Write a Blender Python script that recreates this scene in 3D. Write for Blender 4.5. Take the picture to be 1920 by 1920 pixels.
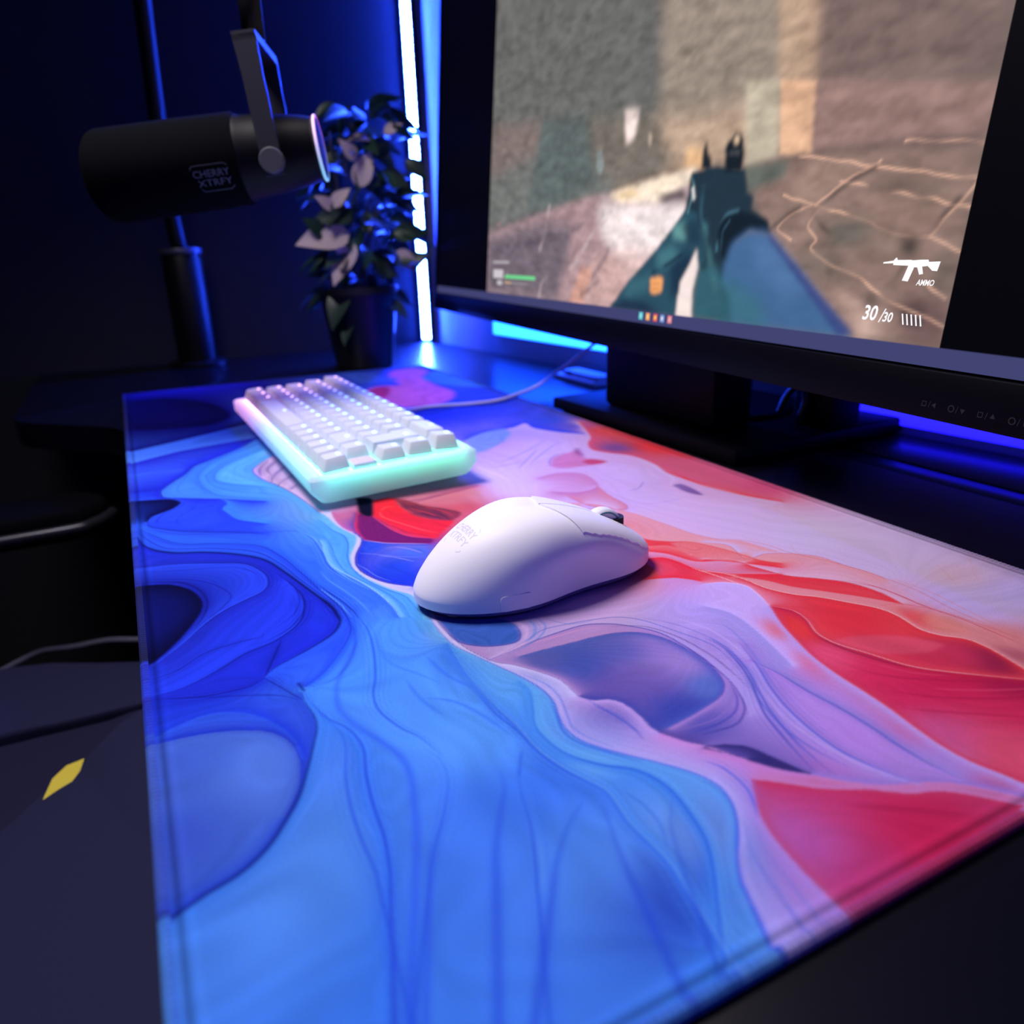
import bpy, bmesh, math, random
import numpy as np
from mathutils import Vector, Matrix
from mathutils.bvhtree import BVHTree

# ------------------------------------------------------------------ scene, camera, light
for o in list(bpy.data.objects): bpy.data.objects.remove(o)
SC = bpy.context.scene
COL = SC.collection
MM = 0.001
R = math.radians

cam_d = bpy.data.cameras.new('camera'); cam = bpy.data.objects.new('camera', cam_d); COL.objects.link(cam)
cam_d.sensor_width = 36.0; cam_d.lens = 36.0*1396.5452/1920
cam_d.clip_start = 0.005; cam_d.clip_end = 20
yaw, pitch, roll = 2.6822, 0.3420, -0.0296
fw = Vector((math.cos(pitch)*math.cos(yaw), math.cos(pitch)*math.sin(yaw), -math.sin(pitch)))
rt = fw.cross(Vector((0, 0, 1))).normalized(); up = rt.cross(fw)
r2 = math.cos(roll)*rt + math.sin(roll)*up; u2 = -math.sin(roll)*rt + math.cos(roll)*up
cam.matrix_world = Matrix((( r2.x, u2.x, -fw.x, .97996), (r2.y, u2.y, -fw.y, .01809), (r2.z, u2.z, -fw.z, .14990), (0, 0, 0, 1)))
cam_d.dof.use_dof = True; cam_d.dof.focus_distance = 0.325; cam_d.dof.aperture_fstop = 8.0
SC.camera = cam

w = bpy.data.worlds.new('world'); SC.world = w; w.use_nodes = True
w.node_tree.nodes['Background'].inputs[0].default_value = (.10, .12, 1, 1)
w.node_tree.nodes['Background'].inputs[1].default_value = 0.006

def lamp(name, loc, target, size, power, color, spread=180, shape='DISK'):
    d = bpy.data.lights.new(name, 'AREA'); d.shape = shape; d.size = size; d.energy = power; d.color = color
    d.spread = R(spread)
    o = bpy.data.objects.new(name, d); COL.objects.link(o)
    o.location = Vector(loc)*MM
    o.rotation_euler = (Vector(target)-Vector(loc)).to_track_quat('-Z', 'Y').to_euler()
    return o
lamp('key_light', (440, -60, 760), (660, 190, 0), .32, 4.8, (1, .92, .97), 135)
lamp('blue_room_light', (1500, 500, 700), (720, 170, 0), .5, 1.15, (.07, .08, 1), 140)
lamp('room_fill', (1700, -500, 900), (200, 150, 0), .9, .4, (.28, .31, 1), 150)
SC.view_settings.view_transform = 'Standard'; SC.view_settings.look = 'None'
SC.view_settings.exposure = 0.0; SC.view_settings.gamma = 1.0; SC.view_settings.use_curve_mapping = False

# ------------------------------------------------------------------ helpers
def lin(c): return tuple(((x/255)/12.92 if x/255 <= .04045 else ((x/255+.055)/1.055)**2.4) for x in c)
MATS = {}
def mat(name, color=(.5, .5, .5), rough=.5, metal=0, emit=None, strength=0, spec=.5, noise=0, nscale=200, bump=0, transl=0, sheen=0):
    """principled material; 'noise' varies the colour a little, 'bump' adds fine relief"""
    m = bpy.data.materials.new(name); m.use_nodes = True; nt = m.node_tree; b = nt.nodes['Principled BSDF']
    b.inputs['Base Color'].default_value = (*color, 1); b.inputs['Roughness'].default_value = rough
    b.inputs['Metallic'].default_value = metal; b.inputs['Specular IOR Level'].default_value = spec
    if sheen: b.inputs['Sheen Weight'].default_value = sheen
    if emit is not None:
        b.inputs['Emission Color'].default_value = (*emit, 1); b.inputs['Emission Strength'].default_value = strength
    if noise or bump:
        tc = nt.nodes.new('ShaderNodeTexCoord'); n = nt.nodes.new('ShaderNodeTexNoise'); n.inputs['Scale'].default_value = nscale
        n.inputs['Detail'].default_value = 4; nt.links.new(tc.outputs['Object'], n.inputs['Vector'])
        if noise:
            mx = nt.nodes.new('ShaderNodeMix'); mx.data_type = 'RGBA'
            mx.inputs[6].default_value = (*[c*(1-noise) for c in color], 1); mx.inputs[7].default_value = (*[min(1, c*(1+noise)) for c in color], 1)
            nt.links.new(n.outputs['Fac'], mx.inputs[0]); nt.links.new(mx.outputs[2], b.inputs['Base Color'])
        if bump:
            bp = nt.nodes.new('ShaderNodeBump'); bp.inputs['Strength'].default_value = bump; bp.inputs['Distance'].default_value = .0005
            nt.links.new(n.outputs['Fac'], bp.inputs['Height']); nt.links.new(bp.outputs[0], b.inputs['Normal'])
    if transl:
        tr = nt.nodes.new('ShaderNodeBsdfTranslucent'); tr.inputs[0].default_value = (.95, .97, 1, 1)
        ms = nt.nodes.new('ShaderNodeMixShader'); ms.inputs[0].default_value = transl
        out = nt.nodes['Material Output']
        nt.links.new(b.outputs[0], ms.inputs[1]); nt.links.new(tr.outputs[0], ms.inputs[2]); nt.links.new(ms.outputs[0], out.inputs[0])
    MATS[name] = m
    return m
def attr_mat(name, rough=.85, emission=0, spec=.2, bump=0, nscale=900):
    m = bpy.data.materials.new(name); m.use_nodes = True; nt = m.node_tree; b = nt.nodes['Principled BSDF']
    a = nt.nodes.new('ShaderNodeAttribute'); a.attribute_name = 'print'
    b.inputs['Roughness'].default_value = rough; b.inputs['Specular IOR Level'].default_value = spec
    if emission:
        b.inputs['Base Color'].default_value = (.0008, .0008, .001, 1)
        nt.links.new(a.outputs['Color'], b.inputs['Emission Color']); b.inputs['Emission Strength'].default_value = emission
    else:
        tc = nt.nodes.new('ShaderNodeTexCoord'); n = nt.nodes.new('ShaderNodeTexNoise'); n.inputs['Scale'].default_value = nscale
        n.inputs['Detail'].default_value = 3; nt.links.new(tc.outputs['Object'], n.inputs['Vector'])
        rmp = nt.nodes.new('ShaderNodeMapRange'); rmp.inputs[1].default_value = .3; rmp.inputs[2].default_value = .7
        rmp.inputs[3].default_value = .93; rmp.inputs[4].default_value = 1.07
        nt.links.new(n.outputs['Fac'], rmp.inputs[0])
        vm = nt.nodes.new('ShaderNodeVectorMath'); vm.operation = 'SCALE'
        nt.links.new(a.outputs['Color'], vm.inputs[0]); nt.links.new(rmp.outputs[0], vm.inputs['Scale'])
        nt.links.new(vm.outputs[0], b.inputs['Base Color'])
        if bump:
            bp = nt.nodes.new('ShaderNodeBump'); bp.inputs['Strength'].default_value = bump; bp.inputs['Distance'].default_value = .0003
            nt.links.new(n.outputs['Fac'], bp.inputs['Height']); nt.links.new(bp.outputs[0], b.inputs['Normal'])
    return m

def tag(o, label=None, cat=None, group=None, kind=None):
    if label: o['label'] = label
    if cat: o['category'] = cat
    if group: o['group'] = group
    if kind: o['kind'] = kind
    return o
def empty(name, loc=(0, 0, 0), rot=(0, 0, 0)):
    o = bpy.data.objects.new(name, None); COL.objects.link(o); o.location = Vector(loc)*MM; o.rotation_euler = rot
    o.empty_display_size = .02
    return o
def link(name, me, m, parent=None, loc=None, rot=None):
    o = bpy.data.objects.new(name, me); COL.objects.link(o)
    if m is not None and not me.materials: me.materials.append(m)
    if parent: o.parent = parent
    if loc is not None: o.location = Vector(loc)*MM
    if rot is not None: o.rotation_euler = rot
    return o
def pydata(name, V, F, smooth=False):
    me = bpy.data.meshes.new(name); me.from_pydata([tuple(c*MM for c in v) for v in V], [], F)
    me.update()
    if smooth: me.polygons.foreach_set('use_smooth', [True]*len(me.polygons))
    return me
def obj(name, V, F, m, parent=None, smooth=False, loc=None, rot=None):
    return link(name, pydata(name, V, F, smooth), m, parent, loc, rot)
def from_bm(name, bm, m, parent=None, smooth=False, loc=None, rot=None, angle=None):
    me = bpy.data.meshes.new(name); bmesh.ops.recalc_face_normals(bm, faces=bm.faces); bm.to_mesh(me); bm.free()
    if smooth or angle:
        me.polygons.foreach_set('use_smooth', [True]*len(me.polygons))
        if angle: me.set_sharp_from_angle(angle=R(angle))
    return link(name, me, m, parent, loc, rot)
def bm_prism(poly, z0, z1, bev=0, seg=2, top=None):
    bm = bmesh.new()
    a = [bm.verts.new((x*MM, y*MM, z0*MM)) for x, y in poly]; b = [bm.verts.new((x*MM, y*MM, z1*MM)) for x, y in (top or poly)]
    n = len(poly); bm.faces.new(a[::-1]); bm.faces.new(b)
    for i in range(n): bm.faces.new((a[i], a[(i+1) % n], b[(i+1) % n], b[i]))
    if bev: bmesh.ops.bevel(bm, geom=list(bm.edges), offset=bev*MM, segments=seg, affect='EDGES', profile=.5)
    return bm
def prism(name, poly, z0, z1, m, parent=None, bev=0, seg=2, loc=None, rot=None, top=None):
    return from_bm(name, bm_prism(poly, z0, z1, bev, seg, top), m, parent, loc=loc, rot=rot, angle=35 if bev else None)
def rect(x0, x1, y0, y1): return [(x0, y0), (x1, y0), (x1, y1), (x0, y1)]
def rrect(x0, x1, y0, y1, r, n=4):
    P = []
    for cx, cy, a in ((x1-r, y0+r, -90), (x1-r, y1-r, 0), (x0+r, y1-r, 90), (x0+r, y0+r, 180)):
        for k in range(n+1): t = R(a+90*k/n); P.append((cx+r*math.cos(t), cy+r*math.sin(t)))
    return P
def box(name, x0, x1, y0, y1, z0, z1, m, parent=None, bev=0, loc=None, rot=None): return prism(name, rect(x0, x1, y0, y1), z0, z1, m, parent, bev, loc=loc, rot=rot)
def loft(name, rings, m, parent=None, cap=(True, True), closed=True, smooth=True, loc=None, rot=None, angle=None):
    V = [p for r in rings for p in r]; n = len(rings[0]); F = []
    for i in range(len(rings)-1):
        for j in range(n if closed else n-1): F.append((i*n+j, i*n+(j+1) % n, (i+1)*n+(j+1) % n, (i+1)*n+j))
    if cap[0]: F.append(tuple(range(n))[::-1])
    if cap[1]: F.append(tuple(range((len(rings)-1)*n, len(rings)*n)))
    o = obj(name, V, F, m, parent, smooth, loc, rot)
    if angle: o.data.set_sharp_from_angle(angle=R(angle))
    return o
def catmull(P, n=8, closed=False):
    P = [Vector(p) for p in P]; out = []; N = len(P)
    for i in range(N if closed else N-1):
        g = lambda k: P[k % N] if closed else P[max(0, min(N-1, k))]
        a, b, c, d = g(i-1), g(i), g(i+1), g(i+2)
        for k in range(n):
            t = k/n; out.append(.5*((2*b)+(c-a)*t+(2*a-5*b+4*c-d)*t*t+(3*b-a-3*c+d)*t**3))
    if not closed: out.append(P[-1])
    return out
def tube(name, P, r, m, parent=None, n=10, closed=False, sm=8, loc=None):
    P = catmull(P, sm, closed) if sm else [Vector(p) for p in P]
    rings = []; N = len(P); prev = None
    for i, p in enumerate(P):
        t = (P[(i+1) % N]-P[i-1]) if closed else (P[min(N-1, i+1)]-P[max(0, i-1)])
        t.normalize()
        if prev is None: a = t.orthogonal().normalized()
        else: a = (prev-t*prev.dot(t)).normalized()
        prev = a; b = t.cross(a); rr = r(i/(N-1)) if callable(r) else r
        rings.append([p+rr*(math.cos(2*math.pi*k/n)*a+math.sin(2*math.pi*k/n)*b) for k in range(n)])
    if closed: rings.append(rings[0])
    return loft(name, rings, m, parent, cap=(not closed, not closed), loc=loc)
def lathe(name, prof, m, parent=None, n=40, loc=None, rot=None, angle=40, cap=(True, True)):
    """profile (radius, z) turned about z"""
    rings = [[(r*math.cos(2*math.pi*k/n), r*math.sin(2*math.pi*k/n), z) for k in range(n)] for r, z in prof]
    return loft(name, rings, m, parent, cap=cap, loc=loc, rot=rot, angle=angle)
def text_mesh(s, size, extrude=0.0, bold=0.0, align='CENTER', shear=0.0):
    """vertices (mm) and faces of lettering lying in the xy plane"""
    c = bpy.data.curves.new('lettering', 'FONT'); c.body = s; c.size = size; c.extrude = extrude; c.offset = bold; c.align_x = align; c.align_y = 'CENTER'; c.shear = shear
    c.resolution_u = 3
    o = bpy.data.objects.new('lettering', c); COL.objects.link(o)
    dg = bpy.context.evaluated_depsgraph_get(); me = bpy.data.meshes.new_from_object(o.evaluated_get(dg))
    V = [tuple(v.co) for v in me.vertices]; F = [tuple(p.vertices) for p in me.polygons]
    bpy.data.objects.remove(o); bpy.data.curves.remove(c); bpy.data.meshes.remove(me)
    return V, F
MAT_CURVES = [  # dark print; left-side navies deepened further to stand in for light falloff
([-3.8,6.3,11.0,62.1,31.9,122.6,40.5,156.8],(40,38,160),(36,34,150),None,1.0,0.9),
([53.6,8.9,58.9,44.2,105.6,76.5,156.6,92.1,205.6,92.9,234.4,70.6,230.8,34.6,219.0,6.9],(20,16,104),(11,7,62),None,1.0,0.9),
([308.8,1.4,299.6,20.0,281.8,54.3,264.6,85.5,251.1,105.9],(24,19,118),(78,138,236),None,1.0,0.9),
([350.5,1.7,342.0,14.3,328.3,39.6,320.2,72.9,313.5,102.4],(84,145,236),(42,42,190),None,1.0,0.9),
([384.4,3.5,383.0,21.3,389.6,35.3],(60,95,232),(66,110,232),None,1.0,0.9),
([434.2,3.3,436.5,12.7,436.6,18.7],(38,50,190),(40,70,215),None,1.0,0.9),
([323.4,99.7,349.4,80.3,373.7,56.4,385.0,45.4,405.5,37.0,426.0,25.5,439.2,19.9,447.5,19.1,457.4,21.1,467.0,34.0,481.1,54.1,501.3,78.9],(78,150,236),(42,58,215),(26,30,150),1.0,0.8),
([362.2,100.2,374.4,87.5,391.4,69.6,410.7,58.4,427.1,55.2,437.7,56.4,450.6,65.0,468.4,84.4],(98,190,240),(78,155,238),(45,90,215),0.9,0.8),
([340.9,100.3,358.9,79.0,383.6,57.4,407.8,47.2,426.4,44.6,450.5,46.8,473.2,55.0,495.9,79.8],(82,162,240),(70,142,236),(50,95,220),0.9,0.7),
([351.4,99.7,367.3,84.3,388.4,64.9,411.2,52.6,425.9,50.2,446.7,52.6,468.6,64.4,484.5,81.7],None,None,(55,110,225),0.8,0.7),
([348.4,87.0,373.0,62.6,393.4,44.7,420.3,34.9,436.4,30.2,450.8,30.1,460.6,34.5],None,None,(55,110,225),0.8,0.6),
([385.1,103.6,409.9,87.1,425.3,82.0,449.2,85.0,472.1,92.2,496.5,97.4,523.6,101.3,544.8,103.8],(205,172,206),(92,172,238),(60,80,190),0.7,0.8),
([401.0,104.2,422.8,92.6,441.0,92.7],None,None,(45,55,150),0.9,0.8),
([421.8,105.9,445.5,92.9,462.0,89.0],None,None,(45,55,150),0.9,0.8),
([449.3,105.9,463.6,94.8,473.3,91.0],None,None,(45,55,150),0.9,0.8),
([473.5,104.1,484.8,96.8],None,None,(45,55,150),0.9,0.8),
([397.1,98.1,419.7,87.7,440.8,85.4],None,None,(45,55,150),0.9,0.8),
([455.0,3.7,461.8,21.7,470.2,28.3,477.4,28.4,485.9,22.8,494.3,12.0,503.7,8.6],(52,92,232),(11,11,64),(10,10,60),0.8,0.7),
([503.7,8.7,513.7,10.1,524.4,18.2,537.3,32.3,551.1,53.4,563.1,68.4],(46,84,234),(52,98,232),(26,30,140),1.2,0.85),
([472.4,31.9,483.2,28.6,493.7,18.3,504.1,13.9,513.1,15.0],None,None,(32,45,180),0.8,0.7),
([476.8,39.2,490.5,35.5,503.5,27.2,513.1,24.2,522.4,25.9],None,None,(35,60,205),0.8,0.6),
([482.6,53.9,491.9,55.8,502.0,51.6,513.7,53.5,529.3,57.9,545.0,71.5],(70,150,238),(46,80,235),(38,60,205),0.9,0.7),
([502.7,0.2,535.3,3.3,553.5,8.9,565.8,19.5,573.9,34.3,586.3,49.6,601.5,60.8,623.3,67.1,648.6,72.8,669.9,77.4,683.2,78.7,691.0,77.1,698.5,72.1,705.0,62.9,709.9,53.8,714.1,45.9,719.0,41.3],(52,104,236),(38,58,210),(14,15,84),1.9,0.9),
([512.3,2.8,549.3,20.6,563.1,40.7,578.2,60.3,598.3,68.7,625.7,73.7,652.7,77.7,671.8,80.7,686.0,81.6,698.0,80.1,707.5,75.8,719.5,67.7,728.7,59.9,733.4,52.7],(54,116,238),(50,96,234),(28,36,160),0.9,0.8),
([515.6,1.6,554.7,15.0,569.4,37.9,586.9,57.9,609.6,66.6,637.6,72.3,662.5,77.3,680.8,80.2],None,None,(30,36,150),0.7,0.7),
([491.0,1.6,528.3,16.4,547.7,42.4,559.9,68.9,567.5,84.7,583.3,89.4,604.4,90.1,625.4,88.3,646.1,89.2],None,None,(36,58,190),0.8,0.6),
([579.2,2.1,583.0,18.4,592.5,37.5,602.2,51.5,619.3,57.9,633.0,57.5,641.1,53.3,646.3,45.1,652.6,35.3,662.6,25.7,675.6,16.5,688.4,5.0],(38,54,190),(50,86,234),(24,26,130),1.0,0.85),
([604.5,4.2,609.5,14.9,621.0,23.3,635.8,27.0,647.1,25.9,659.8,20.9,673.9,13.4,684.5,6.0,687.7,2.1],(32,48,178),(8,9,54),None,1.0,0.9),
([597.8,4.4,606.0,21.7,618.6,32.8,632.5,38.7,640.4,39.1,649.4,33.9,660.1,25.1,669.3,19.3],None,None,(30,36,160),0.8,0.7),
([600.5,4.3,609.5,19.5,623.0,26.8,638.2,29.0,651.1,26.8,664.3,21.4],None,None,(20,22,110),1.2,0.8),
([587.2,5.7,594.2,22.6,602.0,43.4,615.3,53.5,629.5,56.2],None,None,(30,40,170),0.8,0.6),
([712.5,3.3,711.5,13.8,705.8,25.2,697.1,37.7,692.7,49.7,682.8,61.0,668.6,67.1,652.8,69.0,635.2,65.9],(46,78,232),(38,58,205),(20,22,110),1.0,0.8),
([699.5,2.4,697.4,11.9,688.8,23.1,686.3,35.2,686.0,45.1,682.8,46.4],None,None,(26,30,130),0.9,0.7),
([632.7,66.3,655.0,68.6,670.4,66.2,683.4,58.2,690.9,46.7],None,None,(24,28,120),0.9,0.7),
([619.3,62.8,641.5,67.5,658.9,66.8,672.1,61.4,681.7,51.7],None,None,(28,34,150),0.8,0.7),
([719.0,41.3,704.6,47.6,695.5,51.3,692.2,52.3],None,None,(22,24,110),1.1,0.8),
([714.7,3.2,721.5,19.9,722.9,34.0,719.5,41.2],(38,56,195),(36,60,200),(24,28,125),0.9,0.7),
([719.8,41.1,728.2,44.9,736.3,48.4,741.3,50.7],None,None,(26,30,130),1.0,0.7),
([719.5,13.2,728.5,33.2,734.4,43.7,741.8,50.2],None,None,(30,36,150),0.9,0.6),
([728.8,51.5,733.1,52.1,736.4,52.5],None,None,(22,24,110),1.3,0.8),
([739.6,2.8,736.5,8.7,734.1,18.7,736.7,27.2,742.9,34.5,752.8,40.3,763.6,43.6,774.4,44.0],(40,74,212),(54,100,216),None,1.0,0.9),
([743.9,3.8,744.4,11.3,746.4,20.7,750.4,30.0,755.6,37.2,763.7,41.6,772.6,42.7,781.9,41.4,790.4,38.2,797.6,33.8],(38,64,195),(76,116,198),None,1.0,0.9),
([736.5,51.4,743.8,51.2,752.7,52.1,760.3,51.4,768.7,48.5,780.1,44.0,791.0,39.2,800.1,33.3,807.8,27.0,813.2,19.4,816.1,10.7,818.8,4.8,837.5,-36.1,879.1,-127.0],(74,150,232),(50,90,205),(24,28,126),1.4,0.9),
([733.4,52.7,741.6,52.5,756.0,55.6,766.7,60.6,778.6,62.0,791.7,59.2,805.7,57.2,817.9,56.3,829.7,54.2,838.6,51.6,848.8,48.5,891.9,35.4,987.6,6.3],(78,152,236),(70,144,232),(42,74,205),1.2,0.8),
([751.0,53.9,765.0,57.5,775.9,57.1,788.6,53.6,802.5,51.4,816.4,50.5,829.3,50.5,838.1,49.4,882.8,43.8,982.0,31.4],None,None,(50,95,215),1.2,0.7),
([694.8,85.5,709.6,79.5,720.8,73.0,735.0,65.3,744.1,62.2,754.9,60.9,767.3,63.9,778.4,68.2,788.3,71.1,798.2,71.0,811.4,67.6,824.3,63.5,842.0,56.5,883.8,40.0,976.8,3.2],None,None,(56,108,230),2.6,0.6),
([684.9,85.5,701.5,86.2,719.4,83.4,739.1,78.2,750.7,73.9,761.5,72.8,774.0,76.0,782.6,80.1,794.8,82.9],None,None,(44,92,214),1.0,0.8),
([820.6,72.6,826.0,68.2,833.4,63.8,843.1,59.9,884.9,43.1,977.7,5.8],None,None,(58,108,226),1.8,0.6),
([702.8,88.5,724.2,85.3,735.9,87.3,745.7,92.9,756.7,98.2],None,None,(70,140,230),1.4,0.6),
([747.5,87.4,761.5,87.9,774.5,91.1],None,None,(60,120,226),1.6,0.5),
([674.0,76.4,687.5,80.3,702.4,80.6,718.5,75.3,731.1,67.1,735.7,58.2],None,None,(40,80,215),1.6,0.5),
([527.2,105.1,536.4,108.1,544.6,109.7],(190,170,210),(150,190,232),None,1.0,0.9),
([544.6,109.7,560.9,108.2,575.8,108.8,587.0,112.0],(192,104,165),(206,200,232),None,1.0,0.9),
([587.0,112.0,593.8,113.4,599.6,113.2,606.6,110.7,617.0,105.5,625.5,102.4,634.3,100.6,644.1,101.2,655.2,104.6,663.3,109.1,671.8,116.9],(36,62,204),(206,202,232),(22,26,112),0.7,0.9),
([541.1,103.9,552.6,105.7,569.9,106.9,582.4,109.4,591.4,111.8,598.1,110.8,608.3,106.6,617.7,102.2,626.5,99.7,635.5,98.5,646.7,99.6,657.4,102.7,668.7,107.3,678.0,112.7,682.7,113.9,692.0,113.3,704.3,112.2],(204,200,232),(112,192,236),None,1.0,0.9),
([556.1,100.4,576.8,102.7,587.0,105.8,599.2,105.4,611.2,102.4,620.1,99.7,632.8,98.0,644.8,98.5,656.4,100.9,668.5,105.3,678.5,110.1,687.0,111.1,696.3,110.9,704.6,109.8],(108,190,238),(86,172,238),(46,100,222),0.7,0.8),
([578.4,95.2,588.2,96.6,601.9,95.9,614.3,94.2,627.6,93.4,640.1,94.3,651.1,97.5,662.0,101.3,675.6,105.1,688.3,106.7,700.4,105.6],(92,176,238),(78,160,238),(56,120,228),0.7,0.6),
([589.4,92.6,596.9,92.2,610.6,90.2,625.4,89.6,636.2,91.6,647.5,95.2,659.2,98.4,672.2,101.0,685.6,102.2,698.3,101.8],(124,200,240),(58,122,238),(160,212,240),0.6,0.8),
([595.0,91.3,611.5,89.6,627.4,88.7,639.2,90.8,651.7,94.9],None,None,(40,70,205),0.8,0.8),
([609.2,87.9,631.1,87.0,647.5,89.5,663.5,93.2,680.0,95.8,695.0,96.1],None,None,(60,120,235),1.2,0.6),
([631.0,82.8,645.5,84.3,660.3,87.7,677.1,90.8,692.4,91.6],None,None,(96,176,240),1.0,0.6),
([647.8,78.9,657.2,80.6,669.0,83.4,682.5,85.5,690.8,85.8],None,None,(26,34,140),0.9,0.8),
([651.6,78.0,662.1,80.2,674.2,82.4,687.5,83.0],None,None,(110,180,236),0.7,0.7),
([661.5,75.7,671.5,77.8,681.0,78.1,687.0,77.6],None,None,(18,20,100),1.6,0.9),
([565.8,85.1,583.9,90.4,607.9,90.4,626.0,89.2,645.3,92.5,664.6,98.1],None,None,(120,196,240),0.9,0.8),
([554.5,123.1,569.8,117.5,580.9,114.7,589.5,113.7,599.7,114.6],(214,54,112),(110,80,150),None,1.0,0.9),
([599.9,115.0,600.7,117.6,607.6,123.1,615.4,131.9,623.1,143.0],(112,32,104),(168,36,118),None,1.0,0.9),
([567.2,129.7,582.1,131.2,596.5,133.4,608.6,138.1,618.0,147.6],(226,62,110),(130,36,106),(236,84,130),0.8,0.8),
([560.6,135.9,568.4,134.5,578.6,137.4,591.5,142.7,604.2,148.2,611.5,152.9],(238,70,90),(190,36,84),(240,120,130),0.5,0.7),
([581.5,131.4,590.3,135.5,601.8,139.1,614.7,148.2],None,None,(150,30,80),0.9,0.6),
([557.9,137.3,553.7,142.3,554.9,147.3],None,None,(240,110,120),1.0,0.6),
([543.9,151.0,557.5,154.6,568.8,164.1,577.1,171.8,587.0,176.4],None,None,(52,36,74),0.9,0.8),
([555.0,150.6,566.3,156.9,577.4,163.6,589.7,166.7],None,None,(52,36,74),0.9,0.8),
([569.1,150.0,576.3,156.0,586.6,161.6,595.9,167.4],None,None,(52,36,74),0.9,0.8),
([571.1,164.9,582.9,166.8,595.9,167.4],None,None,(52,36,74),0.9,0.8),
([556.1,152.4,566.4,154.2,572.0,157.5],None,None,(52,36,74),0.9,0.8),
([573.4,157.0,584.4,160.9,591.1,163.5],None,None,(52,36,74),0.9,0.8),
([562.0,153.0,574.8,159.2,585.7,163.0],None,None,(226,70,84),0.7,0.8),
([566.0,162.5,577.2,169.0,589.6,172.1],None,None,(226,70,84),0.7,0.8),
([561.6,149.4,572.7,153.0],None,None,(226,70,84),0.7,0.8),
([555.0,162.7,551.7,176.3,549.2,191.9,545.0,208.8],(176,90,130),(208,128,158),None,1.0,0.9),
([549.9,154.5,550.5,171.1,549.8,182.9],None,None,(90,60,110),1.4,0.5),
([601.3,114.1,608.2,120.0,613.4,125.5,624.7,142.9],(160,36,116),(62,94,208),(190,180,226),0.5,0.8),
([618.0,122.5,619.9,130.3,626.9,140.6],(96,110,200),(112,122,206),None,1.0,0.9),
([618.2,106.9,625.2,114.8,633.2,123.5,639.6,132.1],None,None,(130,140,220),0.5,0.8),
([626.5,114.4,633.3,121.2,643.4,128.0],None,None,(160,170,230),0.5,0.7),
([619.7,125.7,625.6,131.2,635.0,135.7],None,None,(180,170,222),0.8,0.7),
([632.3,101.6,641.0,103.8,651.4,105.8,660.6,110.0],None,None,(110,140,225),0.8,0.8),
([702.0,115.8,712.6,114.3,724.3,114.5,736.1,116.0,745.8,118.9,752.6,122.1,757.4,126.9,765.1,132.1,773.5,136.5,779.1,137.5,787.5,137.2],(172,140,190),(204,200,232),(70,70,150),0.5,0.6),
([787.5,137.2,792.2,140.4,794.4,145.3,798.3,148.2,805.6,149.2,813.8,148.6,818.2,149.3],(72,84,166),(198,170,216),None,1.0,0.9),
([818.2,149.3,825.5,153.5,831.6,158.5,841.4,164.4],(100,88,154),(208,152,200),None,1.0,0.9),
([699.0,113.8,715.5,112.0,731.9,112.7,744.8,117.2,755.6,121.3,765.9,125.3,776.3,128.0,785.9,128.0,793.5,125.6,801.0,123.8,808.6,124.8,815.5,128.6,822.0,133.5,830.2,140.1,838.6,146.0,845.9,148.6,852.6,147.6,858.9,144.2,865.6,138.6,869.7,134.2,876.4,129.7,882.4,127.2,923.9,109.9,1016.2,71.4],(188,182,224),(104,176,230),(60,110,214),0.7,0.8),
([765.5,126.9,775.6,131.2,785.2,131.1,794.9,128.1,802.3,126.2,809.4,128.1,816.6,132.2],None,None,(92,140,220),0.7,0.7),
([794.3,139.1,802.5,141.8,808.6,143.0,813.9,143.2,818.4,142.5],None,None,(70,100,200),1.0,0.8),
([790.7,138.7,797.7,141.0,805.7,143.6],None,None,(110,120,200),0.7,0.7),
([768.9,123.7,776.4,123.9,785.9,120.0,794.6,116.0,803.4,115.5,813.2,117.7,822.2,124.1,829.0,131.7,836.8,135.0,844.2,135.3,853.2,133.8,861.6,131.3,869.4,126.8,879.3,119.6,915.7,93.1,996.6,34.3],(104,182,232),(78,158,230),(50,108,218),1.2,0.8),
([783.5,128.0,793.2,125.1,802.3,122.4,810.1,123.9,818.8,129.5,827.7,135.7],None,None,(46,100,215),1.0,0.7),
([729.7,111.5,755.4,109.0,776.5,109.3,791.6,110.7,803.6,110.5,814.9,112.5,824.9,116.5,832.3,119.3,839.8,118.7,846.7,117.8,855.9,118.3,864.2,118.3,874.3,116.3,918.4,107.6,1016.5,88.2],(82,158,230),(66,134,228),(116,180,226),0.9,0.7),
([759.5,107.2,781.0,107.1,796.1,109.6,808.2,110.3,819.7,113.2,830.3,117.1],None,None,(48,96,214),1.0,0.7),
([762.1,89.9,768.7,97.4,780.8,102.8,795.3,106.3],None,None,(58,116,230),1.6,0.5),
([735.2,100.1,751.4,101.9,764.5,107.0],None,None,(58,116,230),1.6,0.5),
([810.0,95.5,817.2,93.4,827.0,87.2,837.5,80.9,850.7,74.7,891.4,55.6,981.9,13.1],None,None,(50,94,214),3.0,0.6),
([811.1,100.7,822.2,96.6,833.9,93.1,844.9,88.6,856.4,83.3,897.3,64.5,988.1,22.6],None,None,(48,92,212),1.2,0.7),
([804.0,106.1,810.9,101.9,815.5,99.2],None,None,(52,100,216),1.0,0.6),
([855.9,84.5,845.8,90.1,839.2,92.7],None,None,(104,170,226),1.0,0.5),
([789.3,79.6,797.0,81.7,807.2,79.7,819.4,73.2,832.2,65.2,843.6,59.5,883.8,39.4,973.2,-5.3],None,None,(48,96,216),1.1,0.7),
([833.5,110.0,840.3,100.9,849.1,92.7,858.4,85.9,894.7,59.3,975.4,0.3],None,None,(50,96,212),2.6,0.6),
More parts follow.
